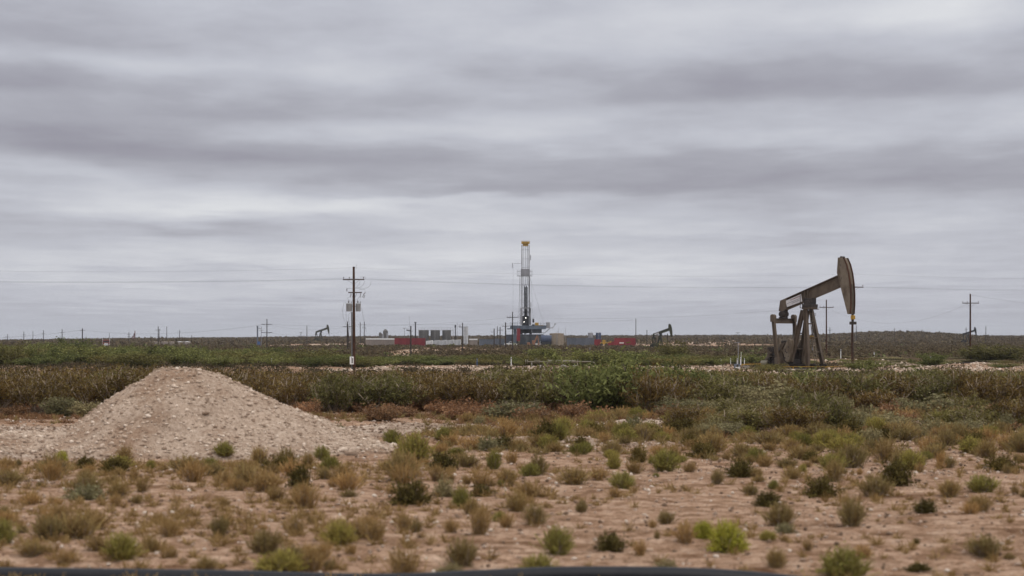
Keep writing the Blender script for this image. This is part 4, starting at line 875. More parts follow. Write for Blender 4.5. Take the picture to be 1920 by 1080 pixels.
LP = [(1524, 571, 400, [(580, 11), (591, 6)], 'utility pole mostly hidden behind the legs of the large pumpjack'),
 (1556, 614, 900, [(619, 4)], 'thin distant pole just right of the brown pole near the large pumpjack'),
 (1486.7, 612, 950, [], 'distant bare pole seen through the frame under the pumpjack equalizer beam'),
 (961, 585, 422, [(595, 10.8)], 'utility pole with a crossarm in front of the left end of the drilling rig'),
 (948, 604.6, 520, [(611.5, 7)], 'utility pole second to the left of the drilling rig, over the container end'),
 (937.7, 613, 640, [(619, 6)], 'slim utility pole before the blue grey container, middle one of three'),
 (926.5, 616, 600, [(622.5, 6)], 'short utility pole before the blue grey container, leftmost of three'),
 (932.5, 612, 900, [], 'thin bare pole behind the blue grey container'),
 (867.3, 605.5, 394, [(613, 7)], 'utility pole with a one-sided arm just left of the white silo'),
 (770.3, 611, 300, [(619.5, 8)], 'short utility pole in front of the red containers left of the rig'),
 (500.5, 598, 470, [(608, 10.5), (623.5, 10.5)], 'utility pole with two long crossarms beside the pale flare stack'),
 (575.5, 610, 1000, [], 'bare distant pole left of the small skyline pumpjack'),
 (651.5, 603, 500, [(612.5, 8.5)], 'dark utility pole with a crossarm just left of the big transformer pole'),
 (675.5, 604, 900, [(609, 4)], 'thin pole just right of the big transformer pole'),
 (683, 603, 900, [(609, 4), (615, 4)], 'thin pole with two short arms, second to the right of the big transformer pole'),
 (14, 626, 1150, [(631.3, 4), (635.8, 4)], 'distant double-armed pole at the far left edge'),
 (44.7, 622, 1050, [(628, 4)], 'distant pole second from the left edge'),
 (61.8, 621, 1300, [], 'distant bare pole between two crossed poles near the left edge'),
 (81.5, 619, 1000, [(625, 4.3)], 'distant pole with crossarm, left of the tallest mesquite'),
 (116.5, 617, 900, [(623.3, 4.3)], 'distant pole rising just left of the tallest mesquite'),
 (154.5, 615.5, 640, [(619.5, 5)], 'darker nearer pole right of the tallest mesquite'),
 (205, 624, 1400, [], 'faint thin pole above the dusty red truck'),
 (241.8, 623, 1000, [(627.7, 3.8), (631.4, 3.8)], 'double-armed distant pole just left of the tiny reddish pumpjack'),
 (296.7, 612, 760, [(618.7, 5)], 'dark pole with a crossarm standing in front of the leftmost pale tank'),
 (298.7, 617, 1300, [(631.3, 4)], 'fainter pole half behind the dark pole at the leftmost pale tank'),
 (312.7, 612, 1150, [], 'bare mast above the second pale tank'),
 (336.6, 619, 1200, [(622.4, 3.8)], 'faint cross-topped pole above the fourth pale tank'),
 (282.8, 630, 1000, [], 'short bare post left of the five pale tanks'),
 (359.5, 629, 1000, [], 'short bare post right of the five pale tanks'),
 (1192.3, 597.5, 950, [], 'tall bare pole at the right end of the red containers'),
 (1213, 619.3, 900, [(620.5, 1.6)], 'short T-topped post behind the motor end of the olive pumpjack'),
 (1251.5, 625.5, 700, [], 'dark post behind the horsehead of the olive pumpjack'),
 (1677, 615, 1300, [(618, 2)], 'tiny pole on the low hill at right'),
 (1811.5, 614, 1000, [(618, 3)], 'pole just left of the bare brown pole, crossing the small pumpjack'),
 (1848.5, 612, 950, [], 'thin dark mast right of the small distant pumpjack'),
 (1860, 626.5, 1500, [], 'tiny post on the skyline near the right edge'), (1606, 610, 1100, [], 'thin distant pole right of the horsehead rod')]
PO = {}
for px, top, Y, arms, lab in LP:
    PO[px] = pole(px, top, Y, arms, lab, r=.13 if Y < 500 else .2, half=1 if px in (867.3, 770.3, 926.5) else 0, group=None)
sl = MB().cyl((0, 0, -.3), (-.55, 0, Z(604, 505) - h(X(654, 505), 505)), .13, .1).build('leaning_pole', M['woodfar'], None, loc=(X(655.6, 505), 505, h(X(655.6, 505), 505)))
tag(sl, 'leaning bare pole close against the dark pole left of the big transformer pole', 'utility pole')

# wires
def wire(name, pts, label, group=None, r=.014, sag=1.2):
    m = MB(); path = []
    for (a, b) in zip(pts[:-1], pts[1:]):
        a = Vector(a); b = Vector(b)
        for k in range(16):
            t = k / 16; p = a.lerp(b, t); p.z -= 4 * sag * t * (1 - t) * ((b - a).length / 55); path.append(p)
    path.append(Vector(pts[-1])); o_ = Vector(path[0]); m.tube([p - o_ for p in path], r, 4)
    m.build(name, M['wire'], None, loc=o_, label=label, cat='power line', group=group); return m
tp3 = pole(-330, 500, 197, [(524.3, 20)], 'reddish utility pole further along the power line, beyond the left edge', .155, 'wood')
tp4 = pole(2430, 512, 250, [(538, 18)], 'reddish utility pole further along the power line, beyond the right edge', .155, 'wood')
def wp(px, row, Y, dy=0): return (X(px, Y), Y + dy, Z(row, Y))
wire('power_line', [wp(-330, 501, 197), wp(663, 502, Y1), wp(1598, 514, Y2), wp(2430, 516, 250)], 'topmost single power line running along the pole tops', r=.005, sag=.45)
for dy, dr in ((-.9, 0), (0, 1.0), (.9, -.6)):
    wire('power_line', [wp(-330, 523 + dr, 197, dy), wp(663 + dy * 14, 522.5 + dr, Y1, dy), wp(1598 + dy * 8, 537.5 + dr, Y2, dy), wp(2430, 540 + dr, 250, dy)], 'lower power line running at crossarm height across the whole view', 'lower power lines at crossarm height', .0045, .35)
def fl(a, b, ra, rb_, Ya, Yb, lab, sag=1.0, r=.013): wire('power_line', [wp(a, ra, Ya), wp(b, rb_, Yb)], lab, None, r, sag)
fl(961, 500.5, 595, 608, 422, 470, 'faint line from the rig-side pole down to the two-armed pole', .8)
fl(500.5, 651.5, 608.5, 613, 470, 500, 'faint line between the two-armed pole and the pole by the transformers', 1.5)
fl(500.5, 651.5, 623.5, 620, 470, 500, 'lower faint line between the two-armed pole and the pole by the transformers', 1.5)
fl(1549, 1819, 576, 567.5, 328, 269, 'faint line between the two brown poles right of the large pumpjack', 2.6, .008)
fl(1819, 2500, 553, 590, 269, 330, 'faint line leaving the bare pole at far right', 1.0, .009)
fl(1549, 961, 575, 595, 328, 422, 'long faint line from the rig to the brown pole beside the large pumpjack', .5, .009)
fl(867, 961, 613, 595, 394, 422, 'faint line rising from the silo pole to the rig-side pole', .6, .009)
fl(154, -200, 619, 628, 640, 800, 'faint line passing the left distant poles', .6, .03)
fl(154, 500, 619, 608, 640, 470, 'long faint line from the darker left pole to the two-armed pole', .5, .02)
fl(683, 1192, 609, 600, 900, 950, 'far faint line behind the drilling rig', .3, .03)

# ---------------------------------------------------------------- drilling rig
RY = 786.0; RX = X(985, RY); RZ = h(RX, RY); RZ = min(RZ, Z(650, RY))
def rg(zx, zy): return ((900 + zx / 4.694 - 985) / F * RY, Z(430 + zy / 4.694, RY) - RZ)
def rh(zx, zy): return ((945 + zx / 10.8 - 985) / F * RY, Z(560 + zy / 10.8, RY) - RZ)
rig = empty('drilling_rig', (RX, RY, RZ), label='tall drilling rig with a steel mast, yellow crown and blue grey raised floor', cat='drilling rig')
def fr(x0, x1, z0, z1, d, m, leg=.3, nb=10, th=.1, back=True):
    for x_ in (x0, x1):
        for y_ in ((-d / 2, d / 2) if back else (-d / 2,)): m.bar((x_, y_, z0), (x_, y_, z1), leg)
    for k in range(nb):
        za_, zb_ = z0 + (z1 - z0) * k / nb, z0 + (z1 - z0) * (k + 1) / nb
        for x_ in (x0, x1): m.bar((x_, -d / 2, za_), (x_, d / 2, zb_), th); m.bar((x_, -d / 2, zb_), (x_, d / 2, zb_), th)
        if k % 2 == 0: m.bar((x0, d / 2, zb_), (x1, d / 2, zb_), th)
xl, zt = rg(369, 140); xr, zl = rg(432, 840)
m = MB(); fr(xl, xr, zl, zt, 2.6, m, .40, 18, .10); m.build('mast', M['mast'], rig)
xl, zt = rg(352, 408); xr, _ = rg(437, 0); m = MB(); fr(xl, xr, zl, zt, 4.0, m, .18, 6, .06); m.build('mast_guide', M['mast'], rig)
xl, zt = rg(362, 693); xr, _ = rg(443, 0); xl2, zl2 = rg(0, 820)
m = MB(); fr(xl, xr, zl2 - 1, zt, 4.6, m, .5, 3, .12); m.bar((xl, -2.3, zt), (xr, -2.3, zt), .4); m.bar((xl, -2.3, zl2 + 2), ((xl + xr) / 2, -2.3, zl2 + 6.5), .25); m.bar((xr, -2.3, zl2 + 2), ((xl + xr) / 2, -2.3, zl2 + 6.5), .25); m.build('mast_base_section', M['mast'], rig)
x0, z1_ = rg(364, 103); x1_, z0_ = rg(437, 132)
m = MB().box((x0, -1.6, z0_ + .2), (x1_, 1.6, z0_ + 1.1)).box((x0 + .6, -1.2, z0_ - .7), (x1_ - .6, 1.2, z0_ + .2)); W_ = x1_ - x0; m.box((x0 + W_ * .27, -.9, z0_ + 1.1), (x0 + W_ * .45, .9, z1_ - .2)); m.box((x0 + W_ * .55, -.9, z0_ + 1.1), (x0 + W_ * .73, .9, z1_ - .2))
for k in range(6): xx_ = x0 + (x1_ - x0) * k / 5; m.bar((xx_, -1.6, z0_ + 1.1), (xx_, -1.6, z1_), .08)
m.bar((x0, -1.6, z1_), (x1_, -1.6, z1_), .08); m.build('crown_block', M['yellow'], rig)
x0, z1_ = rg(360, 350); x1_, z0_ = rg(437, 412)
m = MB().box((x0, -2.4, z0_), (x1_, -2.2, z1_)).box((x0, 2.2, z0_), (x1_, 2.4, z1_)).box((x0 - .05, -2.4, z0_ + .2), (x0 + .1, 2.4, z1_ - .3)).box((x1_ - .1, -2.4, z0_ + .2), (x1_ + .05, 2.4, z1_ - .3)); m.box((x0 - 1.6, -1.6, z0_), (x1_ + 1, 1.6, z0_ + .15))
for xx_ in (x0 - 1.5, x0 - .8, x1_ + .5, x1_ + 1.): m.bar((xx_, -1.6, z0_), (xx_, -1.6, z1_ - .3), .12)
m.bar((x0 - 1.6, -1.6, z1_ - 1), (x1_ + 1, -1.6, z1_ - 1), .12); m.build('racking_board', M['grey'], rig)
m = MB(); xa_, zt_ = rg(388, 492); xb_, zb_ = rg(417, 850)
for i in range(6):
    for j in range(3): xx_ = xa_ + (xb_ - xa_) * i / 5; m.cyl((xx_, -.6 + j * .6, zb_), (xx_, -.6 + j * .6, zt_ - (i * 7 % 3) * .4), .12, n=6)
m.build('drill_pipe', M['dark'], rig, kind='stuff')
m = MB()
for a_ in (386, 403, 418): xx_, _ = rg(a_, 0); m.cyl((xx_, -.2, zt_), (xx_, -.2, rg(0, 140)[1]), .11, n=5)
m.build('drilling_line', M['grey'], rig)
x_, z_ = rg(403, 790); m = MB(); m.box((x_ - 1.6, -1, z_ - 3.0), (x_ + 1.4, 1, z_ + 1.3)); m.cyl((x_, 0, z_ - 6), (x_, 0, z_ + 4), .45); m.box((x_ - 2.2, -.6, z_ - 1.2), (x_ + 2.1, .6, z_ - .8)); m.build('top_drive', M['dark'], rig, bevel=.1)
for a_, b_ in ((435, 800), (400, 780)):
    x_, z_ = rh(a_ + 5, b_ * 0 + (392 if a_ == 435 else 470)); MB().lathe((x_, -2.8, z_), [(.05, -.16), (.18, 0), (.05, .16)], 10).build('floodlight', M['lamp'], rig)
# floor and substructure
x0, z1_ = rh(125, 545); x1_, z0_ = rh(850, 605)
m = MB().box((x0, -6, z0_), (x1_, 6, z1_)); m.box((x0 - 1.2, -6.3, z0_ - .3), (x1_ - .2, 6.3, z0_ + .05))
for k in range(26): xx_ = x0 + (x1_ - x0) * k / 25; m.box((xx_ - .06, -6.07, z0_ + .06), (xx_ + .06, -5.95, z1_ + 1.1)) if k < 6 or k > 20 else m.box((xx_ - .06, -6.07, z0_ + .06), (xx_ + .06, -5.95, z1_))
m.bar((x0, -6, z1_ + 1.1), (x0 + 7, -6, z1_ + 1.1), .08); m.build('rig_floor', M['blue'], rig)
m = MB(); xp0, zp1 = rh(840, 480); xp1, zp0 = rh(992, 600); m.box((xp0 + .01, -5, zp0), (xp1, -1, zp0 + .3))
for xx_ in (xp0 + .3, (xp0 + rh(925, 0)[0]) / 2, rh(925, 0)[0], xp1 - .1): m.bar((xx_, -5, zp0), (xx_, -5, zp1 if xx_ < xp1 - 1 else zp0 + 1.2), .1)
m.box((xp0 + .2, -4.9, zp0 + .3), (rh(925, 0)[0], -4.8, zp1)); m.bar(rh(820, 695) and (rh(820, 695)[0], -3, rh(820, 695)[1]), (rh(925, 605)[0], -3, rh(925, 605)[1]), .25)
m.bar((rh(985, 590)[0], -3, rh(985, 590)[1]), (rh(1055, 500)[0], -3, rh(1055, 500)[1]), .2); m.box((rh(1010, 0)[0], -3.3, rh(0, 528)[1]), (rh(1040, 0)[0], -2.7, rh(0, 505)[1])); m.build('side_platform', M['steelfar'], rig)
m = MB(); xs0, zs1 = rh(195, 607); xs1, zs0 = rh(255, 895)
for a_, b_ in ((195, 255), (330, 375), (515, 560), (690, 760)):
    xx0, xx1 = rh(a_, 0)[0], rh(b_, 0)[0]
    zb_ = 0 if a_ < 600 else rh(0, 700)[1]
    for y_ in (-5.6, 4.4): m.box((xx0, y_, zb_), (xx1, y_ + 1.2, zs1))
for a_, b_ in ((195, 560),):
    for y_ in (-5.4, 4.6):
        m.bar((rh(255, 0)[0], y_, 1), (rh(330, 0)[0], y_, zs1), .3); m.bar((rh(375, 0)[0], y_, zs1), (rh(515, 0)[0], y_, 1), .3)
m.box((rh(560, 0)[0], -5.5, rh(0, 700)[1]), (rh(815, 0)[0], 5, rh(0, 690)[1])); m.box((rh(585, 0)[0], -5.2, rh(0, 690)[1]), (rh(755, 0)[0], 4, zs1)); m.box((rh(375, 0)[0] + .01, -2, rh(0, 700)[1]), (rh(515, 0)[0] - .01, 4, zs1)); m.build('substructure', M['dark'], rig)
MB().box((rh(190, 0)[0], -5.9, 0), (rh(254, 0)[0], -5.62, rh(0, 600)[1] - .5)).build('wind_wall', M['blue'], rig)
m = MB(); m.box((rh(560, 0)[0] + .05, -5.75, rh(0, 700)[1] + .1), (rh(750, 0)[0], -5.52, rh(0, 620)[1])); m.build('wind_wall', M['rigdark'], rig)
x0, z1_ = rh(258, 605); x1_, z0_ = rh(328, 855); MB().box((x0, -6.6, z0_), (x1_, -6.2, z1_)).build('stair_panel', M['red'], rig)
x0, z1_ = rh(625, 487); x1_, z0_ = rh(700, 545); MB().box((x0, -4, z0_), (x1_, 0, z1_)).box((x1_, -3.5, z0_), (x1_ + 2, -1, z1_ - 1)).build('drawworks', M['yellow'], rig, bevel=.2)
x0, z1_ = rh(560, 490); x1_, z0_ = rh(622, 545); MB().box((x0, -4, z0_), (x1_, 0, z1_ - .6)).cyl((x0 + 1, -4.1, z0_ + 2), (x1_ - 1, -4.1, z0_ + 2), .9).build('winch', M['dark'], rig, bevel=.2)
m = MB(); xa_, za_ = rh(385, 0)[0], rg(0, 303)[1]; xx0 = rg(285, 0)[0]; m.bar((xx0, -1, za_), (rg(369, 0)[0], -1, za_ + .2), .12); m.bar((xx0, -1, za_ - 1.8), (xx0, -1, za_ + .3), .22)
xx0, za_ = rg(445, 243); m.bar((xx0, -1, za_ - 1.3), (xx0, -1, za_ + .8), .3); m.bar((rg(432, 0)[0], -1, za_), (xx0, -1, za_), .1); xx0, za_ = rg(447, 665); m.bar((xx0, -2, za_ - 1.), (xx0, -2, za_ + 1), .3); m.bar((rg(437, 0)[0], -2, za_ - .5), (xx0, -2, za_ - .5), .15); m.build('boom', M['grey'], rig)
m = MB()
for a_, b_ in (((292, 310), (290, 830)), ((447, 420), (470, 800)), ((440, 420), (560, 830)), ((352, 415), (335, 830))): p_, q_ = rg(*a_), rg(*b_); m.cyl((p_[0], 2, p_[1]), (q_[0], 3, q_[1]), .035, n=4)
m.build('guy_line', M['wire'], rig)

def site(name, px0, px1, r0, r1, Y, dep, mat, label, cat, ribs=0, roof=None, group=None):
    x0, x1_ = X(px0, Y), X(px1, Y); z1_, z0_ = Z(r0, Y), min(Z(r1, Y), h((x0 + x1_) / 2, Y)); c = (x0 + x1_) / 2; W = (x1_ - x0) / 2; Hh = z1_ - z0_
    t = empty(name, (c, Y, z0_), label=label, cat=cat, group=group)
    m = MB().box((-W, -dep / 2, 0), (W, dep / 2, Hh))
    for k in range(ribs + 1 if ribs else 0):
        xx_ = -W + 2 * W * k / ribs; m.box((xx_ - .12, -dep / 2 - .12, .05), (xx_ + .12, -dep / 2 + .02, Hh - .05))
    m.build('body', M[mat], t, bevel=.04)
    MB().box((-W - .1, -dep / 2 - .15, Hh + .003), (W + .1, dep / 2 + .1, Hh + (.55 if roof == 'white' else .18))).build('roof' if roof else 'top_rail', M[roof or mat], t)
    for s_ in (-1, 1): MB().box((s_ * W * .9 - .15, -dep / 2 - .05, -.3), (s_ * W * .9 + .15, dep / 2, -.003)).build('skid_foot', M['dark'], t)
    return t
def tank(name, px0, px1, r0, r1, Y, mat, label, group=None, dome=.06, cat='tank', rings=4, ladder=True, topmat=None):
    x0, x1_ = X(px0, Y), X(px1, Y); r_ = (x1_ - x0) / 2; c = (x0 + x1_) / 2; zb = min(Z(r1, Y), h(c, Y)); Hh = Z(r0, Y) - zb
    t = empty(name, (c, Y, zb), label=label, cat=cat, group=group)
    pr = [(r_, 0)]
    for k in range(1, rings): z_ = Hh * k / rings; pr += [(r_, z_ - .06), (r_ * 1.012, z_ - .03), (r_ * 1.012, z_ + .03), (r_, z_ + .06)]
    pr += [(r_, Hh - dome * r_ * 2)]; MB().lathe((0, 0, 0), pr, 28).build('shell', M[mat], t, smooth=True)
    MB().lathe((0, 0, 0), [(r_ * 1.02, Hh - dome * r_ * 2 + .003), (r_ * 1.02, Hh - dome * r_ * 2 + .08), (r_ * .5, Hh - dome * r_ * .5), (.25, Hh)], 28).build('roof', M[topmat or mat], t, smooth=True)
    if ladder:
        m = MB(); y_ = -r_ - .12; m.bar((-.25, y_, .2), (-.25, y_, Hh + .6), .07); m.bar((.25, y_, .2), (.25, y_, Hh + .6), .07)
        for k in range(int(Hh / .5)): m.bar((-.25, y_, .4 + k * .5), (.25, y_, .4 + k * .5), .05)
        m.build('ladder', M['steelfar'], t)
    return t
# machines round the rig
def zc(a, b): return 945 + a / 10.8, 560 + b / 10.8
site('mud_pump_house', *[945 + 330 / 10.8, 945 + 800 / 10.8, 560 + 730 / 10.8, 650], 772, 5, 'rigdark', 'long dark grey mud tank unit in front of the rig base', 'mud tank', ribs=9, roof='bluegrey')
site('mud_tank', 945 + 35 / 10.8, 945 + 190 / 10.8, 560 + 735 / 10.8, 560 + 850 / 10.8, 800, 5, 'bluegrey', 'dark blue unit behind the pole left of the rig base', 'mud tank', ribs=5)
t = empty('engine_unit', (X(945 + 850 / 10.8, 765), 765, 0), label='navy blue round engine unit between the rig and the tan tank', cat='engine')
zz0 = h(t.location.x, 765); zz0 = min(zz0, Z(650, 765)); t.location.z = zz0; zt_ = Z(560 + 740 / 10.8, 765) - zz0
MB().box((-1.9, -2, 0), (1.9, 2, zt_ * .45)).build('skid', M['dark'], t); MB().cyl((-2.0, -.5, zt_ * .62), (2.2, -.5, zt_ * .62), zt_ * .38, n=18).build('engine_cover', M['navy'], t, smooth=True); m = MB()
for k in range(-2, 3): m.cyl((k * .8 - .08, -.5, zt_ * .62), (k * .8 + .08, -.5, zt_ * .62), zt_ * .395, n=18)
m.build('cooling_band', M['bluegrey'], t)
ex_ = empty('excavator', (X(1003, 760), 760, min(h(X(1003, 760), 760), Z(651, 760))), label='small tan excavator with folded arm working before the rig', cat='excavator')
m = MB().box((-3.0, -1.4, 0), (-.2, -.9, .8)).box((-3.0, .9, 0), (-.2, 1.4, .8)); m.build('track', M['dark'], ex_, bevel=.2)
MB().box((-3.2, -1.2, .8), (-.1, 1.2, 1.3)).box((-3.2, -1.2, 1.3), (-2.0, 1.2, 1.9)).build('chassis', M['crane'], ex_, bevel=.1)
MB().box((-1.2, -1.1, 1.3), (-.2, -.1, 2.7)).build('cab', M['crane'], ex_, bevel=.1)
MB().bar((-.4, 0, 1.3), (1.0, 0, 4.9), .5, .6).bar((1.0, 0, 4.9), (1.5, 0, 1.8), .4, .5).prism([(1.2, -.5, 1.8), (2.0, -.5, 1.6), (1.7, -.5, .8), (1.0, -.5, 1.0)], (0, 1, 0)).build('arm', M['crane'], ex_)
tank('storage_tank', 1030.5, 1057.2, 624.2, 645, 770, 'tanktan', 'wide tan storage tank with low roof right of the rig base', dome=.05, rings=3)
for px_, lab_ in ((958, 'white pickup parked left of the rig base'), (1016, 'white pickup parked between the rig and the tan tank')):
    Yv = 765; t = empty('pickup', (X(px_, Yv), Yv, min(h(X(px_, Yv), Yv), Z(649.5, Yv))), label=lab_, cat='pickup')
    MB().prism([(-2.6, -.9, .45), (2.6, -.9, .45), (2.6, -.9, 1.1), (1.4, -.9, 1.15), (-2.6, -.9, 1.15)], (0, 1.8, 0)).build('body', M['white'], t, bevel=.06)
    MB().prism([(-.9, -.8, 1.153), (1.3, -.8, 1.153), (.7, -.8, 1.85), (-.75, -.8, 1.85)], (0, 1.6, 0)).build('cab', M['white'], t, bevel=.05)
    MB().prism([(-.7, -.82, 1.2), (1.0, -.82, 1.2), (.6, -.82, 1.75), (-.62, -.82, 1.75)], (0, .015, 0)).build('window', M['dark'], t)
    for wx_ in (-1.7, 1.7):
        for wy_ in (-.85, .65): MB().cyl((wx_, wy_, .38), (wx_, wy_ + .2, .38), .38, n=14).build('wheel', M['dark'], t)
# right of the rig
for k, (a_, b_) in enumerate(((1063, 1080), (1081, 1097), (1098, 1114))): site('frac_tank', a_, b_, 634.2, 644.5, 800, 3, 'bluegrey', ('blue grey container beside the tan tank', 'blue grey container in the middle of the row right of the tan tank', 'blue grey container under the pale silo')[k], 'container', ribs=6, group=None)
tank('silo', 1102.3, 1112, 624.2, 640, 815, 'grey', 'pale grey squat silo, left of the pair behind the blue grey containers', dome=.02, cat='silo')
tank('silo', 1117.2, 1127, 624, 640, 815, 'navy', 'dark blue squat silo, right of the pair near the red machinery', dome=.02, cat='silo')
site('pump_trailer', 1114.5, 1126, 637, 643.6, 790, 3, 'red', 'low red machinery trailer under the dark blue silo', 'trailer', ribs=4)
t = empty('loader', (X(1133, 785), 785, min(h(X(1133, 785), 785), Z(644, 785))), label='yellow orange machine between two red units', cat='loader')
MB().box((-1.7, -1, .6), (1.2, 1, 1.5)).build('body', M['yellow'], t, bevel=.1); MB().box((-.8, -.8, 1.503), (.4, .8, 2.5)).build('cab', M['yellow'], t, bevel=.08); MB().bar((1.1, 0, 1.2), (2.6, 0, 1.9), .3).box((2.3, -1.1, 1.4), (2.8, 1.1, 2.0)).build('bucket_arm', M['yellow'], t)
for wx_ in (-1.2, .8):
    for wy_ in (-1.1, .8): MB().cyl((wx_, wy_, .6), (wx_, wy_ + .3, .6), .6, n=14).build('wheel', M['dark'], t)
t = site('container', 1152, 1190.5, 634.5, 643.8, 790, 3, 'red', 'long bright red container with a small white plate', 'container', ribs=14)
MB().box((X(1165, 790) - X(1171.2, 790) - .9, -1.66, 1.2), (X(1165, 790) - X(1171.2, 790) + .9, -1.64, 1.55)).build('plate', M['white'], t)
m = MB(); W0 = X(1138, 790) - X(1145, 790); m.prism([(W0, -1.4, 0), (-W0, -1.4, 0), (-W0, -1.4, 1.9), (W0, -1.4, 1.1)], (0, 2.8, 0))
t = empty('tipper_body', (X(1145, 790), 790, min(h(X(1145, 790), 790), Z(643.8, 790))), label='low red sloping skip left of the long red container', cat='skip'); m.build('body', M['red'], t, bevel=.05); MB().prism([(W0 - .1, -1.5, 1.15), (-W0, -1.5, 1.95), (-W0, -1.5, 2.15), (W0 - .1, -1.5, 1.35)], (0, 3, 0)).build('rim', M['darkred'], t)
# left of the rig
site('mud_container', 898.8, 925, 636.6, 647, 780, 3, 'bluegrey', 'blue grey container left half of the pair left of the rig', 'container', ribs=8)
site('mud_container', 925.6, 945.6, 635.8, 647, 784, 3, 'bluegrey', 'blue grey container right half of the pair, closest to the rig', 'container', ribs=6)
tank('silo', 869, 877.8, 612.5, 644.5, 780, 'silver', 'tall white cylindrical silo left of the blue grey containers', dome=.01, cat='silo', rings=6)
for k, (a_, b_, lb) in enumerate(((785.7, 804.1, 'leftmost of three dark grey tanks under a catwalk'), (807.2, 824.9, 'middle of three dark grey tanks under a catwalk'), (829.3, 845.7, 'rightmost of three dark grey tanks under a catwalk'))):
    tank('storage_tank', a_, b_, 618.8, 642, 900, 'tankdk', lb, dome=.01, rings=5)
Yc = 894; t = empty('catwalk', (X(817, Yc), Yc, Z(642, Yc)), label='steel catwalk with handrail along the tops of the three dark tanks', cat='catwalk'); z_ = Z(618.9, Yc) - Z(642, Yc); xa_, xb_ = X(785, Yc) - X(817, Yc), X(850, Yc) - X(817, Yc)
MB().box((xa_, -.6, z_ - .1), (xb_, .3, z_ + .1)).build('deck', M['steelfar'], t); m = MB(); m.bar((xa_, -.6, z_ + 1.), (xb_, -.6, z_ + 1.), .1)
for k in range(13): xx_ = xa_ + (xb_ - xa_) * k / 12; m.bar((xx_, -.6, z_), (xx_, -.6, z_ + 1.), .08)
m.build('handrail', M['steelfar'], t); m = MB()
for xx_ in (xa_ + .05, xb_ - .1): m.bar((xx_, -.5, -.5), (xx_, -.5, z_), .25)
m.bar((xb_ - .1, -.5, 0), (xb_ + 4, -.5, -1), .3) if False else None; m.build('post', M['steelfar'], t)
for k in range(4):
    a_ = 740.5 + k * 14.3; site('container', a_, a_ + 13.9, 634.7, 644.6, 800, 3, 'red', ('red container at the left end of the row beside the white roofs', 'second red container from the left, behind the short pole', 'third red container from the left, before the dark tanks', 'red container at the right end of the row under the leftmost dark tank')[k], 'container', ribs=5)
t = site('trailer', 687, 712, 636.6, 646, 830, 4, 'tankpale', 'long white-roofed trailer nearest the big utility pole', 'trailer', ribs=6, roof='white')
t = site('trailer', 713, 739, 636.8, 646, 835, 4, 'tankpale', 'long white-roofed trailer touching the red containers', 'trailer', ribs=6, roof='white')
for k in range(5):
    a_ = 799 + k * 13.2; lb = ('leftmost pale frac tank right of the red containers', 'second pale frac tank right of the red containers', 'middle pale frac tank of the row before the dark tanks', 'fourth pale frac tank of the row before the dark tanks', 'pale frac tank at the right end of the row, next to the tall silo')[k]
    x0, x1_ = X(a_, 800), X(a_ + 12.6, 800); z0_ = min(h(x0, 800), Z(645, 800)); t = empty('frac_tank', ((x0 + x1_) / 2, 800, z0_), label=lb, cat='frac tank'); W = (x1_ - x0) / 2; ht = Z(638 - .4 * k, 800) - z0_
    MB().prism([(-W, -1.5, .2), (W, -1.5, .5), (W, -1.5, ht), (-W, -1.5, ht - .35)], (0, 3, 0)).build('body', M['silver' if k else 'white'], t, bevel=.06)
    m = MB()
    for q_ in range(1, 5): xx_ = -W + 2 * W * q_ / 5; m.box((xx_ - .07, -1.62, .5), (xx_ + .07, -1.49, ht - .3))
    m.build('rib', M['grey'], t); MB().cyl((-W + .5, -1.4, .3), (-W + .5, -1.1, .3), .5).build('wheel', M['dark'], t)
for a_, b_, lb in ((880, 895, 'white-roofed cabin between the tall silo and the blue grey containers'),): site('cabin', a_, b_, 637.6, 645.5, 790, 3, 'tankpale', lb, 'cabin', roof='white')
# batching plant, stack, masts
t = empty('batch_plant', (X(719, 1000), 1000, h(X(719, 1000), 1000)), label='grey cluster of hoppers and a squat tower on the skyline right of the transformer pole', cat='plant'); z0_ = t.location.z; zf = lambda r_: Z(r_, 1000) - z0_; xf = lambda p_: X(p_, 1000) - X(719, 1000)
MB().lathe((xf(722.8), 0, 0), [(1.3, -1), (1.3, zf(621)), (.9, zf(619)), (.3, zf(617))], 16).build('tower', M['tankdk'], t, smooth=True); MB().box((xf(710.6), -1.5, -1), (xf(716), 1.5, zf(624.5))).box((xf(711.5), -1, zf(624.5) + .003), (xf(714), 1, zf(623))).build('hopper', M['tankdk'], t, bevel=.1); MB().box((xf(716.3), -1.5, -1), (xf(720.2), 1.5, zf(626))).box((xf(724.6), -1.5, -1), (xf(727.5), 1.5, zf(625))).build('bin', M['grey'], t, bevel=.1)
def mast(px, r0, r1, Y, rad, mat, lab, name='flare_stack', cat='stack', head=0, tee=0):
    x_ = X(px, Y); z0_ = min(h(x_, Y), Z(r1, Y)); t = empty(name, (x_, Y, z0_), label=lab, cat=cat); z_ = Z(r0, Y) - z0_
    MB().cyl((0, 0, 0), (0, 0, z_), rad, n=10).cyl((0, 0, 0), (0, 0, .3), rad * 1.8, n=10).build('shaft', M[mat], t)
    if head: MB().cyl((0, 0, z_ + .003), (0, 0, z_ + head), rad * 1.7, n=10).build('tip', M['dark'], t)
    if tee: MB().box((-tee, -.1, z_ + .003), (tee, .1, z_ + .25)).build('lamp_head', M['grey'], t)
    return t
mast(779, 605.5, 636, 900, .30, 'dark', 'dark round stack right of the short pole before the red containers', head=.4)
mast(853.8, 614, 632, 900, .22, 'dark', 'short dark stack between the dark tanks and the silo', head=1.2)
mast(857.2, 604, 634, 900, .07, 'grey', 'thin lightning mast left of the tall white silo', 'lightning_mast', 'mast')
mast(767.5, 593, 634, 900, .06, 'grey', 'hair-thin tall mast just left of the short pole', 'lightning_mast', 'mast')
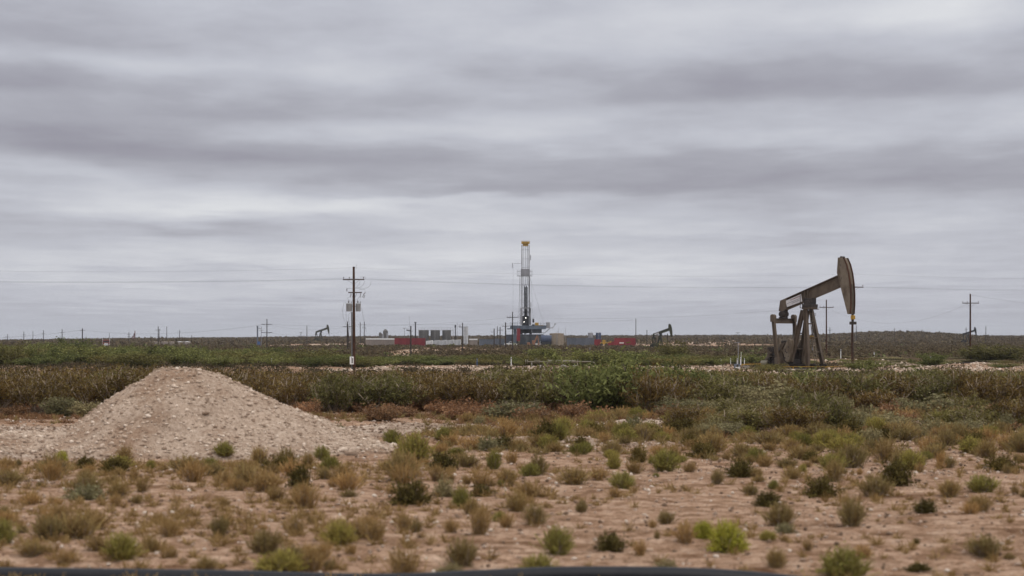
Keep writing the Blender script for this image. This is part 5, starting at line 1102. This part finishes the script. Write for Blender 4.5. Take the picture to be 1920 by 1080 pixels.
mast(1060, 614, 634, 900, .07, 'grey', 'thin mast right of the tan storage tank', 'lightning_mast', 'mast'); mast(1047, 615, 632, 900, .07, 'grey', 'thin mast rising behind the tan storage tank', 'lightning_mast', 'mast')
mast(758.2, 616, 634, 900, .1, 'grey', 'T-headed light mast behind the red containers', 'light_mast', 'light mast', tee=.7)
mast(564.3, 624, 643, 800, .09, 'dark', 'lamp-topped post at the left end of the pale pad', 'light_mast', 'light mast', tee=.5)
mast(1383.5, 624, 640, 900, .09, 'dark', 'T-topped light mast on the plain above the electrical box', 'light_mast', 'light mast', tee=.9)
mast(1603.5, 612, 634, 1000, .07, 'grey', 'thin mast right of the large pumpjack rod', 'lightning_mast', 'mast')
Yl = 700; t = empty('flare_stack', (X(482.8, Yl), Yl, h(X(482.8, Yl), Yl)), label='pale blue grey flare stack with a side pipe frame and bright blue box', cat='stack'); z0_ = t.location.z; zf = lambda r_: Z(r_, Yl) - z0_; xf = lambda p_: X(p_, Yl) - X(482.8, Yl)
MB().cyl((0, 0, 0), (0, 0, zf(612)), .27, n=12).cyl((0, 0, zf(612)), (0, 0, zf(611)), .33, n=12).build('shaft', M['bluegrey'], t); m = MB().bar((0, 0, zf(616.3)), (xf(490), 0, zf(616.3)), .18).bar((xf(490), 0, 0), (xf(490), 0, zf(612.5)), .16).bar((xf(486), 0, zf(619.8)), (xf(495), 0, zf(619.8)), .12); m.bar((xf(486.5), 0, zf(616.3)), (xf(486.5), 0, zf(612.5)), .08); m.build('pipe_frame', M['grey'], t)
MB().box((xf(483.5), -1.2, zf(648)), (xf(488.3), -.4, zf(640.5))).build('control_box', M['bluebox'], t, bevel=.05); MB().box((xf(479.5), -1.3, -.1), (xf(488.6), -.2, .35)).build('base', M['white'], t)
# five pale tanks and the truck
for k, (a_, b_) in enumerate(((285.4, 300.4), (302.2, 316), (317.4, 329.6), (331.2, 343.8), (344.4, 357.6))):
    tank('storage_tank', a_, b_, 640.2, 652, 850, 'tankpale', ('leftmost of five low pale tanks, the dark pole in front of it', 'second from left of the five low pale tanks', 'middle one of the five low pale tanks', 'second from right of the five low pale tanks', 'rightmost of the five low pale tanks')[k], dome=.07, rings=3, ladder=False, topmat='tanktan' if k < 3 else 'white')
Yt = 700; xt = X(199, Yt); t = empty('semi_truck', (xt, Yt, min(h(xt, Yt), Z(652, Yt))), rz=R(12), label='dusty red truck driving toward the viewer at left', cat='truck')
MB().box((-1.15, -1.0, .7), (1.15, 1.2, 1.9)).build('bonnet', M['darkred'], t, bevel=.12); MB().box((-1.2, 1.203, .7), (1.2, 3.4, 2.9)).build('cab', M['darkred'], t, bevel=.12); MB().box((-1.0, 1.14, 2.0), (1.0, 1.2, 2.6)).build('windscreen', M['dark'], t); MB().box((-.7, -1.05, .8), (.7, -1.0, 1.7)).build('grille', M['silver'], t); MB().box((-1.25, -1.2, .45), (1.25, -1.05, .75)).build('bumper', M['silver'], t, bevel=.03)
for s_ in (-1, 1): MB().cyl((s_ * 1.25, 1.5, .9), (s_ * 1.25, 1.5, 3.5), .09).build('exhaust_pipe', M['silver'], t); MB().cyl((s_ * 1.0, -.4, .5), (s_ * 1.25, -.4, .5), .5, n=14).build('wheel', M['dark'], t); MB().box((s_ * 1.0 - .12, -1.06, 1.0), (s_ * 1.0 + .12, -1.0, 1.2)).build('headlight', M['white'], t)
MB().box((-1.25, 3.6, 1.0), (1.25, 11, 2.7)).build('load_body', M['darkred'], t, bevel=.1); MB().cyl((-1.0, 8, .5), (1.0, 8, .5), .5, n=14).build('axle', M['dark'], t)

# ---------------------------------------------------------------- near installations
Ym = Yof(1030, 690); Ym = min(max(Ym, 205), 222); t = empty('pipe_manifold', (X(1035, Ym), Ym, h(X(1035, Ym), Ym)), label='olive grey horizontal pipe with flanged valves on short supports', cat='pipe'); z0_ = t.location.z; xf = lambda p_: X(p_, Ym) - X(1035, Ym); zf = lambda r_: Z(r_, Ym) - z0_
za_ = zf(678.3); MB().cyl((xf(988), 0, za_), (xf(1026), 0, za_), .075, n=10).cyl((xf(1028), 0, za_), (xf(1078), 0, za_), .19, n=14).cyl((xf(1078), 0, za_), (xf(1081), 0, za_), .19, .08, n=14).cyl((xf(1081), 0, za_), (xf(1100), 0, za_), .08, n=10).tube([(xf(1100), 0, za_), (xf(1108), 0, za_), (xf(1114), 0, za_ - .1), (xf(1118), 0, za_ - .5), (xf(1119), 0, -.1)], .08, 8).build('pipe', M['pipe'], t, smooth=True)
for p_ in (985, 988.5, 1002.5, 1006, 1010, 1027, 1082.5): MB().cyl((xf(p_), 0, za_), (xf(p_ + 1.4), 0, za_), .24, n=14).build('flange', M['pipe'], t)
for p_ in (997, 1026.5, 1056): MB().bar((xf(p_), 0, -.2), (xf(p_), 0, za_ - .08), .12, .12).build('support', M['concrete'], t)
for p_ in (1004.5,): MB().cyl((xf(p_ + 1), 0, za_), (xf(p_ + 1), 0, za_ + .35), .05).cyl((xf(p_ + 1), 0, za_ + .33), (xf(p_ + 1), 0, za_ + .37), .16, n=14).build('valve_wheel', M['pipe'], t)
for p_, lb in ((1014, 'small concrete block below the left part of the pipe manifold'), (1057, 'small concrete block below the right part of the pipe manifold'), (1078, 'small concrete block at the far right of the pipe manifold')):
    MB().box((-.28, -.28, -.1), (.28, .28, .42)).build('concrete_block', M['concrete'], None, loc=(X(p_, 203), 203, h(X(p_, 203), 203)), label=lb, cat='block', bevel=.03)
def stake(px, r0, r1, mat, lab, w=.10):
    Y = min(max(Yof(px, r1), 120), 330); x_ = X(px, Y); z0_ = h(x_, Y); hh = Z(r0, Y) - z0_
    t = empty('marker_post', (x_, Y, z0_), label=lab, cat='marker post'); MB().box((-w / 2, -w / 4, -.2), (w / 2, w / 4, hh)).build('stake', M[mat], t, bevel=.01); MB().box((-w / 2 - .006, -w / 4 - .006, hh * .8), (w / 2 + .006, w / 4 + .006, hh * .93)).build('band', M['grey'], t)
stake(958.5, 669.5, 688, 'white', 'white marker post just left of the pipe manifold', .09); stake(894.5, 672, 687, 'bluebox', 'light blue marker post in the green strip before the containers', .09)
for px_, lb in ((1352, 'white marker post left of the electrical box'), (1395.7, 'pale marker post right of the electrical box'), (1382.2, 'white post rising directly behind the electrical box'), (1388.5, 'taller white post beside the mast of the electrical box'), (509, 'thin pale marker post in the left green thicket'), (1370, 'short pale stake between the white post and the electrical box')): stake(px_, 672 if px_ < 1388 or px_ > 1390 else 670, 686, 'white', lb, .08)
stake(1576.5, 655, 672, 'white', 'white marker post between the brown pole and the pumpjack rod', .12); stake(1745, 669, 677, 'white', 'tiny white marker post left of the bare utility pole at right', .1); stake(1639, 660, 668, 'white', 'tiny pale stake right of the pumpjack rod', .12)
stake(1106, 650, 676, 'pipe', 'thin olive post in the bushes right of the pipe manifold', .08); stake(1033, 648, 676, 'pipe', 'thin olive post standing behind the pipe manifold', .08)
Ye = 203; t = empty('electrical_stand', (X(1384, Ye), Ye, h(X(1384, Ye), Ye)), label='blue grey electrical cabinet with white panel and a thin mast, left of the large pumpjack', cat='electrical box'); z0_ = t.location.z; xf = lambda p_: X(p_, Ye) - X(1384, Ye); zf = lambda r_: Z(r_, Ye) - z0_
MB().box((xf(1377), .05, zf(697) if zf(697) > -.2 else 0), (xf(1387.6), .4, zf(682.5))).build('cabinet', M['bluegrey'], t, bevel=.02); b_ = MB().box((xf(1379), -.15, zf(697)), (xf(1387.4), .047, zf(688))).build('meter_panel', M['white'], t, bevel=.02); MB().box((xf(1381), -.162, zf(693)), (xf(1382.8), -.152, zf(690.4))).build('meter', M['dark'], b_)
MB().cyl((xf(1384.8), .2, 0), (xf(1384.4), .2, zf(641)), .035, n=6).build('mast', M['grey'], t); MB().cyl((xf(1390), .2, 0), (xf(1390), .2, zf(660)), .02, n=6).build('antenna', M['white'], t); MB().bar((xf(1376.5), .2, zf(642.5)), (xf(1387), .2, zf(642.5)), .04).build('crossarm', M['grey'], t)
Yg = 201; t = empty('pipe_stand', (X(1407, Yg), Yg, h(X(1407, Yg), Yg)), label='low yellow rusty rail with a pale block, left of the pumpjack motor', cat='rail'); xf = lambda p_: X(p_, Yg) - X(1407, Yg)
MB().bar((xf(1390), 0, .55), (xf(1427), 0, .6), .08).bar((xf(1391), 0, -.1), (xf(1391), 0, .55), .08).bar((xf(1426), 0, -.1), (xf(1426), 0, .6), .08).build('rail', M['yellow'], t); MB().box((xf(1392), .2, -.1), (xf(1406), .8, .38)).build('block', M['concrete'], t, bevel=.03)
m = MB().box((-1.3, -.1, 0), (1.3, .12, .16)); m.build('timber', M['pumpdark'], None, loc=(X(1807, 250), 250, h(X(1807, 250), 250)), label='dark timber lying on the ground at the foot of the bare pole at right', cat='timber')
# black hose across the bottom of the picture
hp = []
for px_, row in ((-500, 1062), (-200, 1064), (0, 1068), (200, 1070.5), (420, 1073.5), (620, 1079), (760, 1079.5), (900, 1073), (1050, 1067), (1200, 1067), (1320, 1070), (1420, 1077), (1560, 1090), (1750, 1105), (2100, 1115), (2500, 1112)):
    Yh = 27.6; x_ = X(px_, Yh); hp.append((x_, Yh, Z(row - 5, Yh) - .13))
from mathutils import geometry
sm = []
for i in range(len(hp) - 1):
    p0, p1, p2, p3 = [Vector(hp[max(0, min(len(hp) - 1, i + k))]) for k in (-1, 0, 1, 2)]
    for k in range(6): u = k / 6; sm.append(.5 * ((2 * p1) + (p2 - p0) * u + (2 * p0 - 5 * p1 + 4 * p2 - p3) * u * u + (3 * p1 - p0 - 3 * p2 + p3) * u ** 3))
sm.append(Vector(hp[-1])); MB().tube(sm, .13, 20).build('hose', M['hose'], None, smooth=True, label='thick black flexible pipe lying along the bottom edge of the picture', cat='hose')

# ---------------------------------------------------------------- sky, light, camera
W = bpy.data.worlds.new('World'); scene.world = W; W.use_nodes = True; nt = W.node_tree; nt.nodes.clear()
SUN_EL, SUN_AZ = R(52), R(150)
out = N(nt, 'ShaderNodeOutputWorld'); bg = N(nt, 'ShaderNodeBackground'); sky = N(nt, 'ShaderNodeTexSky'); sky.sky_type = 'NISHITA'; sky.sun_disc = False; sky.sun_elevation = SUN_EL; sky.sun_rotation = SUN_AZ; sky.air_density = 1; sky.dust_density = 2
L = nt.links.new
tc = N(nt, 'ShaderNodeTexCoord'); sx = N(nt, 'ShaderNodeSeparateXYZ'); L(tc.outputs['Generated'], sx.inputs[0])
def ma(op, a, b=None, c=None):
    n = N(nt, 'ShaderNodeMath', operation=op)
    for i, v in enumerate((a, b, c)):
        if v is None: continue
        if hasattr(v, 'links'): L(v, n.inputs[i])
        else: n.inputs[i].default_value = v
    return n.outputs[0]
zc_ = ma('ADD', ma('MAXIMUM', sx.outputs[2], 0), .012)
cu = ma('DIVIDE', sx.outputs[0], zc_); cv = ma('DIVIDE', sx.outputs[1], zc_)
cmb = N(nt, 'ShaderNodeCombineXYZ'); L(ma('MULTIPLY', cu, 1.7), cmb.inputs[0]); L(cv, cmb.inputs[1]); cmb.inputs[2].default_value = 3.7
n1 = noise(nt, .42, 8, .55, cmb.outputs[0]); n2 = noise(nt, 1.3, 7, .6, cmb.outputs[0])
# azimuth / elevation in picture-independent degrees
az = ma('MULTIPLY', ma('ARCTAN2', sx.outputs[0], sx.outputs[1]), 57.2958); el = ma('MULTIPLY', ma('ARCSINE', sx.outputs[2]), 57.2958)
wn = noise(nt, .30, 4, .5, cmb.outputs[0]); azw = ma('ADD', az, ma('MULTIPLY', ma('SUBTRACT', wn, .5), 4.0)); elw = ma('ADD', el, ma('MULTIPLY', ma('SUBTRACT', n1, .5), 1.6))
def blob(px, row, wx_, wy_, amp):
    a0 = math.degrees(math.atan((px - CX) / F)); e0 = math.degrees(math.atan((HZ - row) / F)); sa = wx_ / F * 57.3; se = wy_ / F * 57.3
    u = ma('DIVIDE', ma('SUBTRACT', azw, a0), sa); v = ma('DIVIDE', ma('SUBTRACT', elw, e0), se)
    v = ma('ADD', v, ma('MULTIPLY', ma('MINIMUM', v, 0.0), 1.3)) if amp < 0 else v
    d = ma('ADD', ma('MULTIPLY', u, u), ma('MULTIPLY', v, v)); return ma('MULTIPLY', ma('EXPONENT', ma('MULTIPLY', d, -1.0)), amp * 1.2)
BL = [(60, 175, 150, 35, -.12), (-100, 280, 500, 45, -.10), (500, 300, 560, 42, -.11), (520, 220, 420, 30, -.07), (1420, 175, 520, 48, -.12), (1350, 340, 620, 50, -.12), (900, 360, 300, 22, -.07), (1750, 360, 260, 40, -.04),
      (250, 90, 320, 40, -.06), (1150, 60, 420, 40, .05), (850, 240, 170, 26, .05), (150, 330, 180, 28, .04), (520, 385, 420, 26, .14), (420, 478, 600, 14, .05), (300, 530, 500, 9, .04), (900, 510, 400, 10, .05), (500, 505, 600, 9, -.04), (1500, 520, 500, 14, .04), (1600, 470, 400, 10, -.03), (330, 440, 170, 24, -.07), (1500, 260, 300, 22, .03), (1200, 480, 700, 26, .05), (900, 500, 1500, 60, .045), (1150, 428, 520, 16, .07), (1500, 20, 420, 40, .05), (150, 500, 300, 16, .05),
      (1750, 40, 220, 60, .07), (700, 60, 200, 30, -.02), (1500, 440, 500, 20, -.03), (900, 560, 700, 18, .05), (250, 560, 300, 12, .03), (330, 130, 330, 18, .06)]
s = None
for b_ in BL: v_ = blob(*b_); s = v_ if s is None else ma('ADD', s, v_)
base = ma('ADD', s, ma('MULTIPLY', ma('SUBTRACT', n1, .5), .22)); base = ma('ADD', base, ma('MULTIPLY', ma('SUBTRACT', n2, .5), .13))
cm2 = N(nt, 'ShaderNodeCombineXYZ'); L(ma('MULTIPLY', az, .16), cm2.inputs[0]); L(ma('MULTIPLY', el, .55), cm2.inputs[1]); cm2.inputs[2].default_value = 1.3
base = ma('ADD', base, ma('MULTIPLY', ma('SUBTRACT', noise(nt, 1.1, 8, .55, cm2.outputs[0]), .5), .28))
# thin out the contrast close to the horizon
low = N(nt, 'ShaderNodeMapRange'); L(el, low.inputs[0]); low.inputs[1].default_value = .3; low.inputs[2].default_value = 4.0; low.inputs[3].default_value = .6; low.inputs[4].default_value = 1.0
base = ma('MULTIPLY', base, low.outputs[0])
hi = N(nt, 'ShaderNodeMapRange'); L(el, hi.inputs[0]); hi.inputs[1].default_value = 11; hi.inputs[2].default_value = 60; hi.inputs[3].default_value = 0; hi.inputs[4].default_value = .75   # overcast skies brighten to the zenith
val = ma('ADD', ma('ADD', base, .50), hi.outputs[0])
rp = N(nt, 'ShaderNodeValToRGB'); e = rp.color_ramp.elements; e[0].position = 0; e[0].color = (0.20, .192, .24, 1); e[1].position = 1; e[1].color = (1.15, 1.15, 1.2, 1)
for p_, c_ in ((.3, (.33, .322, .375)), (.42, (.415, .415, .468)), (.52, (.54, .55, .61)), (.62, (.665, .675, .72)), (.7, (.77, .78, .805))): k_ = e.new(p_); k_.color = (*c_, 1)
L(val, rp.inputs[0])
# thin blue grey veil low over the horizon
veil = N(nt, 'ShaderNodeMapRange'); veil.interpolation_type = 'SMOOTHSTEP'; L(el, veil.inputs[0]); veil.inputs[1].default_value = .9; veil.inputs[2].default_value = 0; veil.inputs[3].default_value = 0; veil.inputs[4].default_value = .45
cc = mixc(nt, veil.outputs[0], rp.outputs[0], (.53, .56, .62))
skc = mixc(nt, 1.0, sky.outputs[0], (.08, .08, .08), 'MULTIPLY')
fin = mixc(nt, .94, skc, cc); L(fin, bg.inputs[0]); bg.inputs[1].default_value = 1.0; L(bg.outputs[0], out.inputs[0])

hm, hnt, ho = newmat('air'); hv = N(hnt, 'ShaderNodeVolumePrincipled'); hv.inputs['Color'].default_value = (.80, .82, .88, 1); hv.inputs['Density'].default_value = .00007; hv.inputs['Anisotropy'].default_value = .1
hnt.links.new(hv.outputs[0], ho.inputs['Volume'])
MB().box((-2700, -70, -50), (2700, 6100, 62)).build('haze', hm, None, kind='stuff', label='thin pale air softening the far plain', cat='haze')
sd = bpy.data.lights.new('sun', 'SUN'); sd.energy = 1.3; sd.angle = R(28); sd.color = (1, .945, .87); so = bpy.data.objects.new('sun', sd); col.objects.link(so)
dirv = Vector((math.sin(SUN_AZ) * math.cos(SUN_EL), math.cos(SUN_AZ) * math.cos(SUN_EL), math.sin(SUN_EL)))
so.rotation_euler = dirv.to_track_quat('Z', 'Y').to_euler(); so.location = (0, 0, 50)
cd = bpy.data.cameras.new('camera'); cam = bpy.data.objects.new('camera', cd); col.objects.link(cam); scene.camera = cam
cam.location = (0, 0, EYE); cam.rotation_euler = (R(90), 0, 0); cd.sensor_width = 36; cd.lens = 36 * F / 1920; cd.shift_y = (HZ - 540) / 1920; cd.clip_start = .5; cd.clip_end = 20000
cd.dof.use_dof = True; cd.dof.focus_distance = 190; cd.dof.aperture_fstop = 1.2
scene.view_settings.view_transform = 'Standard'; scene.view_settings.look = 'None'; scene.view_settings.exposure = 0; scene.view_settings.gamma = 1
scene.cycles.max_bounces = 6; scene.cycles.volume_bounces = 0; scene.cycles.diffuse_bounces = 3; scene.cycles.transparent_max_bounces = 4; scene.cycles.use_denoising = True
scene.render.resolution_x = 1024; scene.render.resolution_y = 576
